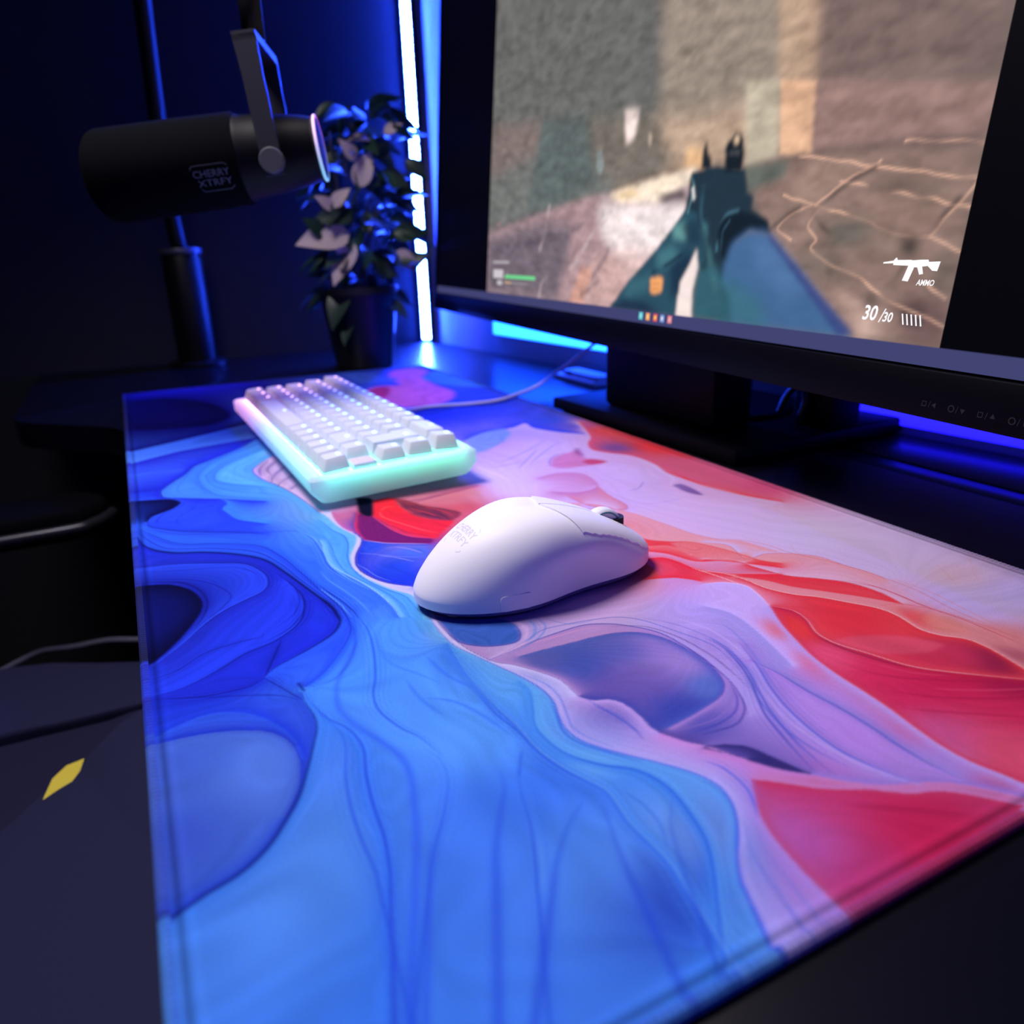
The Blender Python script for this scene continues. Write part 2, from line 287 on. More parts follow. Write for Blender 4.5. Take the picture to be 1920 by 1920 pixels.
([837.0,115.0,850.1,110.1,859.0,107.5,869.1,104.8,912.6,93.2,1009.2,67.4],None,None,(50,94,208),2.6,0.6),
([844.6,133.2,853.4,126.2,864.7,120.5,874.3,116.3,915.5,98.3,1007.1,58.2],None,None,(46,88,200),2.0,0.5),
([835.2,123.1,842.4,124.9,850.9,124.2,859.1,120.6],None,None,(60,120,214),1.0,0.5),
([722.0,114.7,731.4,115.9,738.6,122.2,742.1,130.1,742.2,136.1,738.7,139.6,732.4,141.5,725.3,140.8],None,None,(44,70,170),0.8,0.8),
([723.6,140.9,730.7,144.4,738.2,142.9,744.7,137.8,747.2,129.1,749.1,120.9],None,None,(206,172,212),2.4,0.7),
([726.5,149.0,734.8,148.5,741.3,144.2,745.0,138.4],None,None,(100,150,220),1.6,0.7),
([726.6,152.2,735.6,152.9,742.4,147.5,746.9,138.9,749.5,127.9],None,None,(90,140,215),0.8,0.7),
([749.6,120.0,748.4,128.5,745.5,141.9,744.2,153.5,743.9,165.8,747.1,174.4,753.2,182.0,765.1,190.0,783.1,192.2,795.3,191.5,807.2,189.6,817.9,185.1,824.5,181.1],(184,168,212),(172,142,196),(52,62,162),0.7,0.85),
([753.2,131.9,753.2,142.2,754.0,154.0,754.6,164.7,756.5,175.5,761.8,184.2,771.1,189.5,784.1,191.4,796.2,190.7,804.9,187.8,809.8,183.4,812.6,177.9,815.6,165.2,817.4,153.3],(178,144,192),(86,106,182),(70,80,170),0.6,0.6),
([803.8,190.3,813.0,184.7,819.3,175.7,821.2,167.5,820.0,156.0],None,None,(150,126,184),1.0,0.7),
([806.1,189.8,815.3,184.6,820.9,178.6,823.5,169.7,823.4,158.6],None,None,(60,78,170),0.8,0.7),
([809.4,189.1,819.5,184.0,824.8,177.9,826.7,171.8,825.4,160.4],None,None,(50,60,150),0.8,0.7),
([750.2,120.4,746.7,130.8,742.5,142.1,739.0,150.2,739.9,161.7,741.9,172.8,745.3,183.2,753.0,190.6,767.4,196.7,781.8,201.6,792.3,200.7,808.5,196.3],None,None,(96,116,196),0.7,0.7),
([730.1,155.2,739.9,161.7,742.6,172.4],None,None,(110,140,210),0.7,0.6),
([750.3,175.6,757.2,187.5,770.6,194.1,788.2,196.1,803.6,194.5,812.5,192.5],None,None,(90,70,130),0.7,0.7),
([751.2,191.9,762.9,200.3,778.3,204.7,793.8,203.5,803.4,201.1],None,None,(130,130,200),0.8,0.6),
([758.2,204.0,773.0,209.3,788.1,208.7,798.1,206.1],None,None,(206,180,216),1.0,0.6),
([746.7,141.3,746.7,153.7,747.0,165.5,750.2,174.0],None,None,(208,150,190),1.0,0.6),
([737.6,236.4,741.4,245.3,748.7,251.1,757.8,249.7,769.5,245.5],(230,140,168),(204,182,224),(226,210,232),0.8,0.7),
([769.5,245.5,782.6,238.2,793.7,233.5,807.4,228.7,821.0,226.2,834.2,225.2,844.8,224.1,855.4,222.2,865.5,220.9,874.9,221.6,882.6,224.1,890.1,226.0],(214,66,102),(192,172,218),(214,160,200),1.0,0.6),
([726.8,245.6,726.8,245.6,733.9,252.1,743.6,255.8,755.0,257.5,765.6,263.0,773.6,270.7,783.3,277.3,793.8,283.7,803.0,284.6,813.9,282.4,821.1,284.7,828.3,290.6,837.7,291.1,855.2,286.8],(226,150,160),(226,62,82),(244,196,200),0.6,0.9),
([715.6,255.2,724.9,266.8,735.5,270.0,749.8,275.5,759.5,285.1,769.6,293.5,783.1,297.2,796.4,295.9],(222,178,200),(228,56,82),(206,60,90),0.6,0.7),
([738.6,254.1,749.2,263.1,760.2,268.6,771.8,277.9,785.0,288.2,796.6,295.6],(228,70,90),(228,140,156),None,1.0,0.9),
([693.7,273.9,703.2,286.7,716.7,295.3,731.0,297.8,747.6,305.3,761.8,309.8,776.7,312.2,792.0,312.6,808.7,309.4,826.9,308.3,844.3,305.8],None,None,(216,120,136),0.6,0.8),
([698.3,270.0,708.1,278.0,725.5,272.9,725.8,286.3,732.5,297.7,742.0,305.9,755.0,308.0,766.6,311.0,777.4,311.3],(208,186,214),(224,156,170),(206,90,116),0.5,0.8),
([765.3,290.5,772.4,298.3,783.0,301.3,795.1,301.6,806.9,302.6,820.7,304.7,845.2,304.2],None,None,(204,72,100),0.7,0.8),
([769.6,293.5,778.6,300.2,790.7,302.1,805.0,301.2],None,None,(204,70,100),0.6,0.7),
([792.1,284.6,795.9,295.2,808.3,303.2,823.8,306.5,842.4,309.0],None,None,(214,96,116),0.7,0.6),
([775.2,314.2,794.2,316.4,815.2,313.2,828.9,311.8,838.7,315.4],None,None,(220,140,150),0.6,0.6),
([723.1,306.1,730.1,301.6,736.0,301.0],None,None,(214,150,160),0.5,0.5),
([777.0,345.3,785.4,340.7,794.3,333.5],None,None,(210,160,160),0.6,0.5),
([777.0,370.1,790.1,353.3,800.2,343.6],None,None,(210,160,170),0.6,0.4),
([769.2,245.8,777.1,250.9,786.0,249.7,796.2,244.4,805.5,244.2,817.0,248.6,830.3,254.1,840.2,263.0,857.6,282.7],(224,76,98),(198,44,84),(242,168,178),0.6,0.8),
([799.5,241.9,811.6,243.8,822.8,248.1,831.2,252.8],None,None,(130,36,76),1.2,0.6),
([771.8,245.6,779.9,244.5,788.4,237.9],None,None,(226,60,70),2.0,0.6),
([819.3,234.7,831.3,241.6,841.9,254.9,851.4,269.1,859.8,278.7],None,None,(180,34,86),1.6,0.5),
([837.4,233.7,846.7,242.5,855.9,256.3,863.5,272.3],None,None,(180,34,86),1.6,0.5),
([848.1,230.0,857.7,242.5,870.4,260.4],None,None,(180,34,86),1.6,0.5),
([821.0,243.6,833.1,250.3,841.9,260.5],None,None,(232,84,126),1.2,0.4),
([843.5,247.0,852.8,261.1,860.6,277.4],None,None,(232,84,126),1.2,0.4),
([787.0,211.8,803.0,205.9,815.4,199.8,827.3,195.4,840.3,192.8,852.0,192.3,860.8,194.3,868.9,197.4,873.5,200.2],(168,138,196),(186,166,212),(74,104,200),1.0,0.8),
([798.3,206.4,809.5,208.7,823.6,209.0,835.7,210.3,847.7,210.6,859.4,209.9,869.6,210.2,878.0,212.1],(166,148,202),(188,148,206),(94,108,186),1.3,0.8),
([767.0,211.2,773.3,216.7,786.6,214.3,799.8,209.1,813.8,202.3,827.1,197.5],None,None,(120,140,206),0.8,0.6),
([755.4,221.2,765.1,226.4,777.6,226.0,792.9,222.2,809.4,217.1],(206,184,224),(172,162,212),None,1.0,0.9),
([777.7,205.3,788.7,205.0,803.3,200.6,816.5,193.8,828.8,188.3,841.6,184.2,853.1,182.2,859.4,182.0],None,None,(70,96,190),1.0,0.8),
([777.1,202.6,784.7,204.4,798.6,201.0,810.2,196.0,819.1,190.6,827.5,185.9,838.2,182.4,847.3,179.8,855.5,177.9],None,None,(52,80,176),0.9,0.85),
([806.1,197.0,821.5,189.9,836.5,185.9,849.7,186.1,859.8,188.5],None,None,(84,110,196),0.8,0.7),
([811.0,197.3,830.1,190.6,844.7,189.8,857.2,191.6,866.3,194.6],None,None,(210,180,214),0.9,0.5),
([830.2,157.2,833.3,164.5,837.4,169.2,845.4,172.4,855.6,176.1],(136,118,178),(60,58,116),None,1.0,0.9),
([831.3,156.3,837.2,161.1,844.5,165.7,851.2,170.7,855.8,175.9],(60,58,116),(206,140,192),None,1.0,0.9),
([855.8,175.9,863.1,182.8,869.7,191.9,874.6,203.2,881.2,212.0,892.8,221.3],(160,136,196),(206,136,178),None,1.0,0.9),
([849.0,159.0,855.2,166.6,862.6,175.0,868.3,185.0,874.9,193.8,880.0,204.5,894.7,218.0],(206,136,180),(204,62,108),None,1.0,0.9),
([849.0,159.0,854.5,154.9,860.7,150.8,867.1,148.2,874.5,146.6,882.2,145.5,890.4,144.9,935.3,141.6,1035.0,134.3],(196,84,134),(184,152,206),None,1.0,0.9),
([870.0,174.6,879.2,188.0,888.7,200.4],None,None,(170,36,84),3,0.4),
([835.8,152.5,840.2,155.0,845.8,155.6,851.6,154.9,856.2,152.8,861.6,149.3],None,None,(66,114,214),1.0,0.8),
([842.9,146.4,847.6,147.7,853.8,146.7,860.0,143.0,867.9,136.0,876.0,129.9,882.2,127.3,923.7,109.9,1015.9,71.2],None,None,(60,108,220),1.2,0.8),
([860.9,144.7,871.0,138.7,880.0,136.1,886.1,134.5,929.6,123.1,1026.3,97.7],None,None,(96,128,206),1.4,0.6),
([862.5,147.6,871.4,142.5,880.3,140.6,888.4,138.8,932.3,129.0,1029.9,107.3],None,None,(130,140,206),1.4,0.6),
([602.8,237.0,614.9,253.6,631.2,260.8,645.9,265.9,667.1,270.0,684.7,273.2,698.8,279.5,707.2,288.0,729.2,294.0],(214,184,210),(226,158,170),(216,120,140),0.6,0.7),
([652.2,245.3,676.5,246.0,687.1,254.4,694.8,264.9,711.4,272.7,729.6,277.9,738.3,284.6],(226,160,168),(228,76,92),(216,50,84),0.5,0.6),
([671.9,238.3,685.1,239.6,691.8,250.8,700.6,254.6,708.8,255.4],(230,70,86),(228,120,130),None,1.0,0.9),
([699.5,229.1,702.9,239.0,711.2,242.8,721.7,244.6,733.5,252.9,747.6,275.1],(214,130,164),(232,48,78),(240,150,165),0.5,0.7),
([692.0,235.6,700.7,243.8,715.4,249.8,722.9,262.5,742.7,280.1],(232,60,84),(222,150,180),None,1.0,0.9),
([720.9,243.2,734.8,247.6,749.3,250.6],None,None,(244,200,205),0.6,0.8),
([720.8,216.3,726.0,228.9,734.8,236.6],(232,56,84),(206,150,190),None,1.0,0.9),
([549.5,250.9,547.1,269.5,557.5,282.2,577.0,280.5,585.7,276.9],(208,172,206),(200,136,178),(180,120,170),0.8,0.5),
([585.7,276.9,591.1,268.8,590.5,256.6,581.1,244.7],(196,126,172),(208,164,200),(170,112,160),0.8,0.5),
([586.6,276.3,605.9,271.8,621.8,270.9,629.3,269.4,634.2,264.7,629.1,258.6,616.4,250.2,594.9,247.7],(206,176,212),(212,136,162),(190,104,136),0.8,0.6),
([529.5,272.9,517.6,278.9,507.3,288.4,501.7,302.0],None,None,(110,110,190),1.2,0.6),
([419.5,364.7,469.7,345.1,487.2,331.5,506.5,323.1,521.6,328.4,539.5,338.6,566.0,338.5,586.9,332.6,610.8,334.5,635.8,340.8,653.9,344.5,672.0,352.6],(212,92,130),(206,172,208),None,1.0,0.9),
([581.5,335.4,597.9,335.3,618.0,335.5,637.1,339.6,654.5,345.4,670.9,353.7],None,None,(224,62,86),3.2,0.8),
([450.0,369.5,485.5,369.0,530.2,368.9,569.7,368.7],None,None,(228,56,74),3.0,0.7),
([541.0,376.4,567.5,373.7,593.1,373.1],None,None,(226,60,80),2.4,0.6),
([544.7,336.4,564.8,336.5,582.8,332.2,598.3,328.6,609.4,318.4,618.7,318.5],None,None,(214,190,222),1.6,0.7),
([605.0,287.8,604.1,296.3,594.0,307.7],None,None,(140,130,190),1.2,0.6),
([591.6,276.2,611.4,275.7,629.5,280.4,634.9,295.2,632.7,316.4],None,None,(190,160,204),1.5,0.4),
([425.1,251.5,409.6,275.4,407.6,292.3,405.0,306.6,396.9,322.6,417.1,320.1,442.5,330.6,459.4,344.2],(60,84,226),(196,174,216),None,1.0,0.9),
([503.4,240.0,497.9,252.3,488.7,268.3,476.6,286.3,459.0,308.3],None,None,(120,140,205),1.3,0.6),
([509.4,233.2,509.3,249.3,506.7,261.7],None,None,(120,140,205),1.3,0.6),
([521.0,251.5,508.0,263.8,483.3,287.2],None,None,(120,140,205),1.3,0.6),
([517.2,261.7,480.7,302.1,472.7,319.2],None,None,(120,140,205),1.3,0.6),
([469.6,247.6,452.0,267.6,443.9,285.2],None,None,(120,140,205),1.3,0.6),
([436.6,253.9,431.7,266.6,441.1,275.9],None,None,(120,140,205),1.3,0.6),
([500.2,226.8,522.1,229.8,547.8,233.8],None,None,(230,200,220),3,0.5),
]
MAT_POLYS = [
([556.3,123.1,565.2,129.3,580.1,131.8,596.8,133.4,610.9,138.3,619.0,147.0,624.2,143.1,616.5,131.5,608.0,120.1,599.9,115.0,587.4,115.3,573.5,118.2],(122,34,106),0.8,1.0),
([536.3,138.6,538.5,151.7,556.6,150.0,573.6,151.6,587.2,157.1,597.6,168.8,613.7,154.0,618.2,149.2,605.5,140.2,590.3,135.5,576.0,133.1,564.3,130.6],(234,48,78),0.8,1.0),
([538.5,151.7,555.0,150.6,569.7,150.9,581.9,153.9,596.6,167.1,587.8,177.7,575.7,172.4,563.0,163.6,548.2,157.9],(150,62,92),0.7,1.0),
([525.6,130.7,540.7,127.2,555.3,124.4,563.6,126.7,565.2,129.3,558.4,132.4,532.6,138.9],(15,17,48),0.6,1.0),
([707.1,115.3,722.0,114.7,731.4,115.9,738.6,122.2,742.1,130.1,742.2,136.1,738.7,139.6,732.4,141.5,725.3,140.8,713.0,131.6],(64,106,190),1.0,1.0),
([803.6,244.1,805.9,256.4,813.8,270.2,823.1,278.2,826.8,278.4,827.1,267.8,821.0,255.0,813.2,247.5],(222,92,122),2.0,0.7),
([689.9,254.4,694.8,264.9,711.4,272.7,725.6,277.4,727.0,269.5,716.3,257.6,707.1,252.5],(228,130,140),1.0,0.8),
([525.7,275.0,511.3,286.1,504.5,301.8,505.1,311.8,524.1,305.9,540.4,312.9,542.6,300.0,539.5,280.8,533.0,273.6],(202,116,168),3,0.8),
([530.5,299.0,528.7,308.9,541.0,313.9,541.8,300.4],(190,56,104),2,0.8),
([498.8,311.2,496.6,317.1,519.4,307.4,507.9,307.1],(150,80,140),2,0.7),
([611.1,317.8,611.1,324.6,622.1,325.2,636.7,321.7,628.5,317.2],(124,96,156),1.2,0.9),
([425.1,251.5,410.8,271.7,404.4,295.5,422.3,294.6,445.1,277.0,461.8,254.1,464.5,244.3],(110,158,230),2,0.8),
([147.1,245.8,128.6,269.2,134.8,294.7,84.2,296.5,28.3,318.7,23.3,353.9,57.8,358.0,99.7,336.1,159.5,328.7,207.1,329.8,237.7,319.8,265.3,295.6,266.7,257.6,230.5,245.6,191.1,246.4],(214,110,178),5,0.95),
([150.2,250.1,130.7,272.2,156.3,274.8,204.4,250.6],(176,36,110),4,0.9),
([109.3,330.5,54.4,374.0,123.3,386.8,212.4,385.1,186.6,349.5,151.9,335.4],(86,160,232),5,0.8),
([-4.1,255.3,29.4,290.0,91.1,305.8,108.7,284.7,80.9,255.6],(80,120,234),5,0.8),
]
MAT_DOTS = [
([775.0,28.9],(98,150,216),12),
([778.8,18.9],(88,130,205),10),
([762.3,11.7],(70,105,190),6),
([796.6,12.6],(66,100,186),8),
([788.3,5.3],(60,92,186),6),
([736.3,70.4],(82,160,238),6),
([759.7,84.7],(92,168,238),8),
([816.5,41.5],(92,160,226),10),
([711.0,95.7],(86,164,238),6),
([559.0,116.2],(196,112,165),3),
([563.7,118.5],(150,90,150),2),
([580.6,124.6],(110,36,100),2.5),
([604.3,130.9],(92,30,104),2.5),
([572.5,144.1],(242,92,104),2),
([549.2,165.9],(196,120,150),3),
([560.5,184.3],(206,120,150),3),
([581.0,184.0],(206,96,120),3),
([612.7,114.0],(54,94,214),2),
([647.3,116.5],(44,84,214),3),
([662.8,117.6],(40,74,214),3),
([632.1,133.0],(80,120,215),2),
([855.8,129.4],(114,172,222),8),
([847.9,103.6],(92,158,226),8),
([794.3,100.8],(98,174,238),7),
([769.2,115.4],(100,176,232),6),
([819.7,122.8],(110,184,230),3),
([830.9,74.9],(78,142,226),10),
([862.0,134.4],(118,160,212),5),
([824.0,102.8],(72,138,230),10),
([870.3,117.5],(52,92,190),6),
([723.6,129.1],(120,116,180),2),
([784.9,182.7],(172,148,196),8),
([773.1,179.8],(150,130,190),5),
([770.2,147.2],(76,98,178),5),
([790.0,152.4],(112,98,168),7),
([810.4,163.7],(66,86,168),5),
([761.9,137.4],(94,102,172),3),
([769.4,170.6],(92,104,180),4),
([805.1,181.4],(100,128,190),3),
([791.4,166.1],(120,104,170),6),
([736.8,176.1],(196,168,210),4),
([758.2,204.0],(186,166,212),5),
([719.2,322.1],(208,190,218),8),
([760.9,332.7],(206,186,218),8),
([791.5,342.0],(206,176,196),5),
([808.1,324.0],(198,180,220),6),
([678.1,309.8],(210,180,212),8),
([811.0,341.1],(192,178,222),6),
([815.8,292.5],(224,140,140),3),
([833.9,303.7],(220,140,150),3),
([789.7,240.0],(234,70,76),4),
([792.5,266.4],(230,62,84),5),
([808.5,283.4],(228,70,90),4),
([841.3,285.3],(150,40,84),4),
([847.7,252.0],(206,40,92),8),
([825.9,237.6],(220,56,104),6),
([844.2,235.4],(212,48,100),6),
([866.2,234.9],(214,78,118),8),
([863.7,260.4],(212,52,100),6),
([879.0,235.0],(226,92,122),6),
([811.5,232.8],(232,88,130),4),
([860.9,227.5],(206,96,150),5),
([856.4,272.6],(170,34,84),4),
([833.9,278.3],(206,60,100),4),
([832.7,204.9],(188,150,206),5),
([849.0,199.6],(190,146,204),5),
([870.5,213.7],(176,150,204),4),
([883.0,178.8],(206,42,92),8),
([867.3,169.6],(202,72,128),6),
([887.0,194.1],(200,48,96),6),
([889.5,158.9],(196,66,124),6),
([873.4,155.1],(190,100,166),5),
([890.3,211.5],(190,60,110),5),
([539.1,234.4],(212,188,216),8),
([489.6,297.0],(206,180,216),8),
([575.0,306.3],(206,178,214),8),
([661.4,292.5],(212,182,212),8),
([684.5,309.1],(210,186,216),8),
([621.7,286.1],(208,180,214),6),
([566.0,228.2],(216,190,210),5),
([459.5,361.6],(216,84,106),5),
([526.1,372.0],(224,66,86),6),
([569.9,360.9],(206,98,144),6),
([610.8,363.2],(208,98,146),6),
([644.4,367.8],(206,88,140),5),
([559.0,377.6],(226,66,88),4),
([512.1,341.0],(130,84,140),4),
([444.9,266.5],(196,160,206),3),
([431.8,353.7],(110,100,200),4),
([396.4,348.6],(70,96,220),6),
([311.3,272.4],(52,78,222),20),
([29.3,260.3],(60,96,226),14),
([292.3,320.9],(60,90,226),14),
([232.9,365.9],(66,100,226),12),
([-7.6,230.4],(50,76,214),10),
]
SCR_POLYS = [
([-38.4,221.9,387.5,143.5,393.0,90.6,184.1,81.4,-30.4,61.8],(110,113,110),6,1.0),
([-38.4,221.9,144.5,188.2,129.3,128.7,15.6,120.2,-27.8,123.9],(128,110,106),14,0.8),
([135.8,168.1,242.9,151.2,256.7,99.3,195.2,80.8,110.6,78.2,123.6,124.7],(90,102,102),14,0.8),
([223.8,154.3,378.8,129.8,379.4,98.3,280.4,89.6,240.5,112.7],(120,108,98),14,0.7),
([332.6,137.1,468.2,128.6,469.5,86.3,405.3,86.4,361.5,93.5],(190,162,140),16,0.9),
([247.9,117.8,255.9,118.8,262.6,106.5,257.5,100.0,249.3,104.7],(134,144,144),3,0.8),
([288.3,144.1,310.5,140.6,306.7,120.8,294.8,118.0],(250,228,222),4,1.0),
([325.9,121.2,330.3,120.6,331.8,112.9,328.2,113.3],(225,200,180),2,0.7),
([376.5,106.6,399.4,100.9,399.6,86.9,378.2,89.4],(244,196,146),6,1.0),
([280.8,87.2,391.4,98.3,394.9,87.3,330.6,75.1,282.5,77.9],(150,112,90),8,0.6),
([-67.6,493.2,307.6,326.9,339.7,136.0,-33.1,173.5],(104,104,102),10,1.0),
([307.6,326.9,468.6,255.5,490.2,119.7,341.0,129.2],(150,136,124),14,1.0),
([460.6,259.0,593.6,200.1,600.9,104.2,477.9,121.8],(122,102,98),10,1.0),
([426.1,274.3,468.6,255.5,489.5,122.2,460.9,127.4],(190,158,134),6,0.8),
([-30.0,58.9,111.3,73.3,195.2,81.2,245.3,84.9,306.2,83.2,395.8,91.0,402.0,48.3,374.8,-4.3,-22.9,-9.1],(172,142,146),5,1.0),
([-29.7,56.0,138.0,69.8,213.9,64.7,207.6,38.4,186.4,-6.1,-22.9,-9.1],(104,96,108),14,0.9),
([256.0,77.4,390.5,74.2,389.1,51.9,355.8,38.4,337.7,19.8,304.3,28.7,269.2,54.7],(243,228,228),12,1.0),
([272.8,83.9,335.0,89.7,389.6,92.8,393.8,86.7,348.5,74.7,295.2,77.2],(250,230,208),5,1.0),
([281.5,83.4,313.4,86.4,322.1,80.7,294.8,79.5],(226,192,140),4,0.8),
([343.1,77.2,376.7,81.7,388.2,73.7,352.1,73.8],(88,74,82),4,1.0),
([271.4,42.5,355.1,42.0,331.2,13.8,306.1,-3.3,230.2,-1.3,246.0,25.6],(206,168,164),12,0.8),
([215.0,-0.3,235.3,29.8,257.3,27.5,242.6,-1.6],(206,152,134),5,0.8),
([440.0,94.9,598.8,95.1,595.2,-3.2,541.6,-2.6,464.4,50.1],(138,114,106),5,1.0),
([476.7,127.1,596.2,105.1,594.7,84.4,493.5,89.6],(152,122,116),5,1.0),
([495.1,90.7,554.1,89.6,594.0,87.3,593.7,81.0,555.2,85.5,497.7,88.1],(98,82,82),5,0.9),
([460.3,130.1,488.9,124.8,493.7,90.1,469.1,91.7],(222,176,144),3,1.0),
([429.9,135.7,460.3,130.1,467.5,91.4,440.5,88.5],(184,172,152),5,1.0),
([494.8,83.8,538.0,80.7,519.6,73.5,503.2,65.0,481.5,71.7],(158,130,118),8,0.8),
([541.0,68.7,586.5,59.1,578.9,47.4,537.8,55.3],(150,122,112),8,0.8),
([509.9,60.8,561.7,47.8,561.0,38.5,519.6,43.7],(128,108,100),8,0.8),
([437.4,88.8,478.4,88.6,475.4,79.8,444.8,73.7],(84,100,94),5,0.8),
([511.8,52.9,539.6,54.5,546.1,48.2,521.7,42.3],(84,88,84),8,0.8),
([490.7,41.2,520.8,38.5,538.2,25.8,507.5,30.3],(100,96,90),8,0.7),
([539.5,74.7,584.3,67.7,578.3,60.6,541.3,67.5],(116,100,92),8,0.7),
([567.6,24.3,599.0,21.0,598.3,-1.6,573.9,-0.7],(108,84,84),8,0.9),
([583.4,40.7,594.4,38.5,593.8,20.8,581.9,24.8],(92,84,80),8,0.7),
([541.3,13.1,557.4,9.1,564.0,1.6,546.3,-0.1],(212,178,166),8,0.9),
([524.6,22.8,542.8,20.9,548.7,11.0,535.6,7.5],(176,146,136),8,0.8),
([562.3,45.5,571.5,45.8,571.4,38.5,564.5,38.9],(62,58,56),4,0.9),
([546.5,19.8,555.2,21.9,554.3,15.1,548.1,16.0],(60,54,54),5,0.8),
([395.2,91.0,394.8,98.6,396.2,105.2,397.9,108.1,401.2,100.7,405.6,95.6,406.9,89.3],(28,38,48),1,1.0),
([384.7,90.7,412.4,91.9,440.7,87.4,445.6,74.2,451.4,72.1,452.1,64.5,467.1,58.1,470.9,49.4,453.9,54.8,439.9,46.1,438.1,25.9,433.0,9.7,418.4,12.3,401.1,38.4,392.1,55.1,382.6,65.4],(34,52,66),2,1.0),
([420.4,87.5,419.3,97.2,417.7,99.7,419.8,104.2,425.7,105.8,433.8,105.3,437.7,96.6,437.1,86.0],(22,32,42),1,1.0),
([423.8,104.9,426.0,108.6,431.2,108.0,434.7,103.5,434.3,98.4,427.1,99.2],(24,34,44),1,1.0),
([426.2,105.7,428.4,107.2,431.3,105.1,431.1,101.7,428.0,102.0],(226,196,166),1,1.0),
([423.3,97.9,432.5,97.4,432.8,96.3,423.6,96.7],(120,120,120),1,0.6),
([421.3,51.1,423.0,60.5,432.8,64.3,449.6,62.9,466.3,57.5,470.8,50.0,451.7,53.4,440.6,47.6,438.8,32.2,427.8,38.5],(20,32,44),3,1.0),
([436.8,45.9,451.4,52.8,469.8,50.6,541.2,2.1,543.7,-2.4,435.9,-3.8,429.1,17.7,432.8,35.3],(66,102,146),4,1.0),
([429.1,17.7,437.5,25.9,467.7,14.7,479.6,3.4,476.8,-4.4,435.9,-3.8],(58,108,122),10,0.8),
([450.6,47.5,469.3,48.6,509.8,20.8,490.2,15.8,463.7,32.5],(82,118,166),8,0.7),
([467.1,50.1,471.8,49.4,544.3,0.8,534.0,-0.7],(56,66,126),3,0.8),
([383.2,68.7,396.1,64.8,405.5,48.3,411.8,35.2,400.9,25.1,392.7,11.0,385.3,-3.6,288.5,-2.3,315.1,19.1,350.1,42.1,370.2,57.5],(42,76,94),3,1.0),
([370.2,57.5,384.3,60.4,388.6,48.6,371.8,49.6],(120,180,176),4,0.6),
([353.3,40.2,372.5,46.1,382.5,38.4,367.5,31.4,354.1,29.4],(70,120,130),6,0.9),
([318.0,21.1,348.9,26.7,346.2,14.4,308.4,6.9],(60,106,120),6,0.8),
([370.9,31.4,391.2,41.8,402.4,35.1,391.6,16.2,377.2,10.3],(24,42,66),6,0.8),
([288.5,-2.3,312.5,7.1,344.0,6.4,374.8,-4.3],(28,42,66),5,0.8),
([378.3,58.9,399.3,60.8,407.3,45.0,390.2,46.9],(30,48,66),4,0.7),
([400.7,43.1,405.2,30.2,402.1,16.6,404.6,-1.5,384.9,-1.4,386.1,21.2,394.5,32.4],(240,222,218),2,1.0),
([405.2,30.2,425.4,32.1,441.9,13.4,447.8,-3.8,405.0,-3.2,402.7,16.6],(50,92,106),4,1.0),
([347.6,22.3,350.2,23.8,362.1,24.5,364.5,22.7,364.7,14.8,362.2,13.2,351.6,12.8,349.1,14.5],(238,164,104),1.2,1.0),
([569.7,16.0,582.1,15.6,583.6,7.2,571.3,7.2],(70,60,66),3,0.7),
([16.6,26.0,53.1,24.9,52.3,5.6,15.4,6.0],(84,78,84),3,0.6),
]
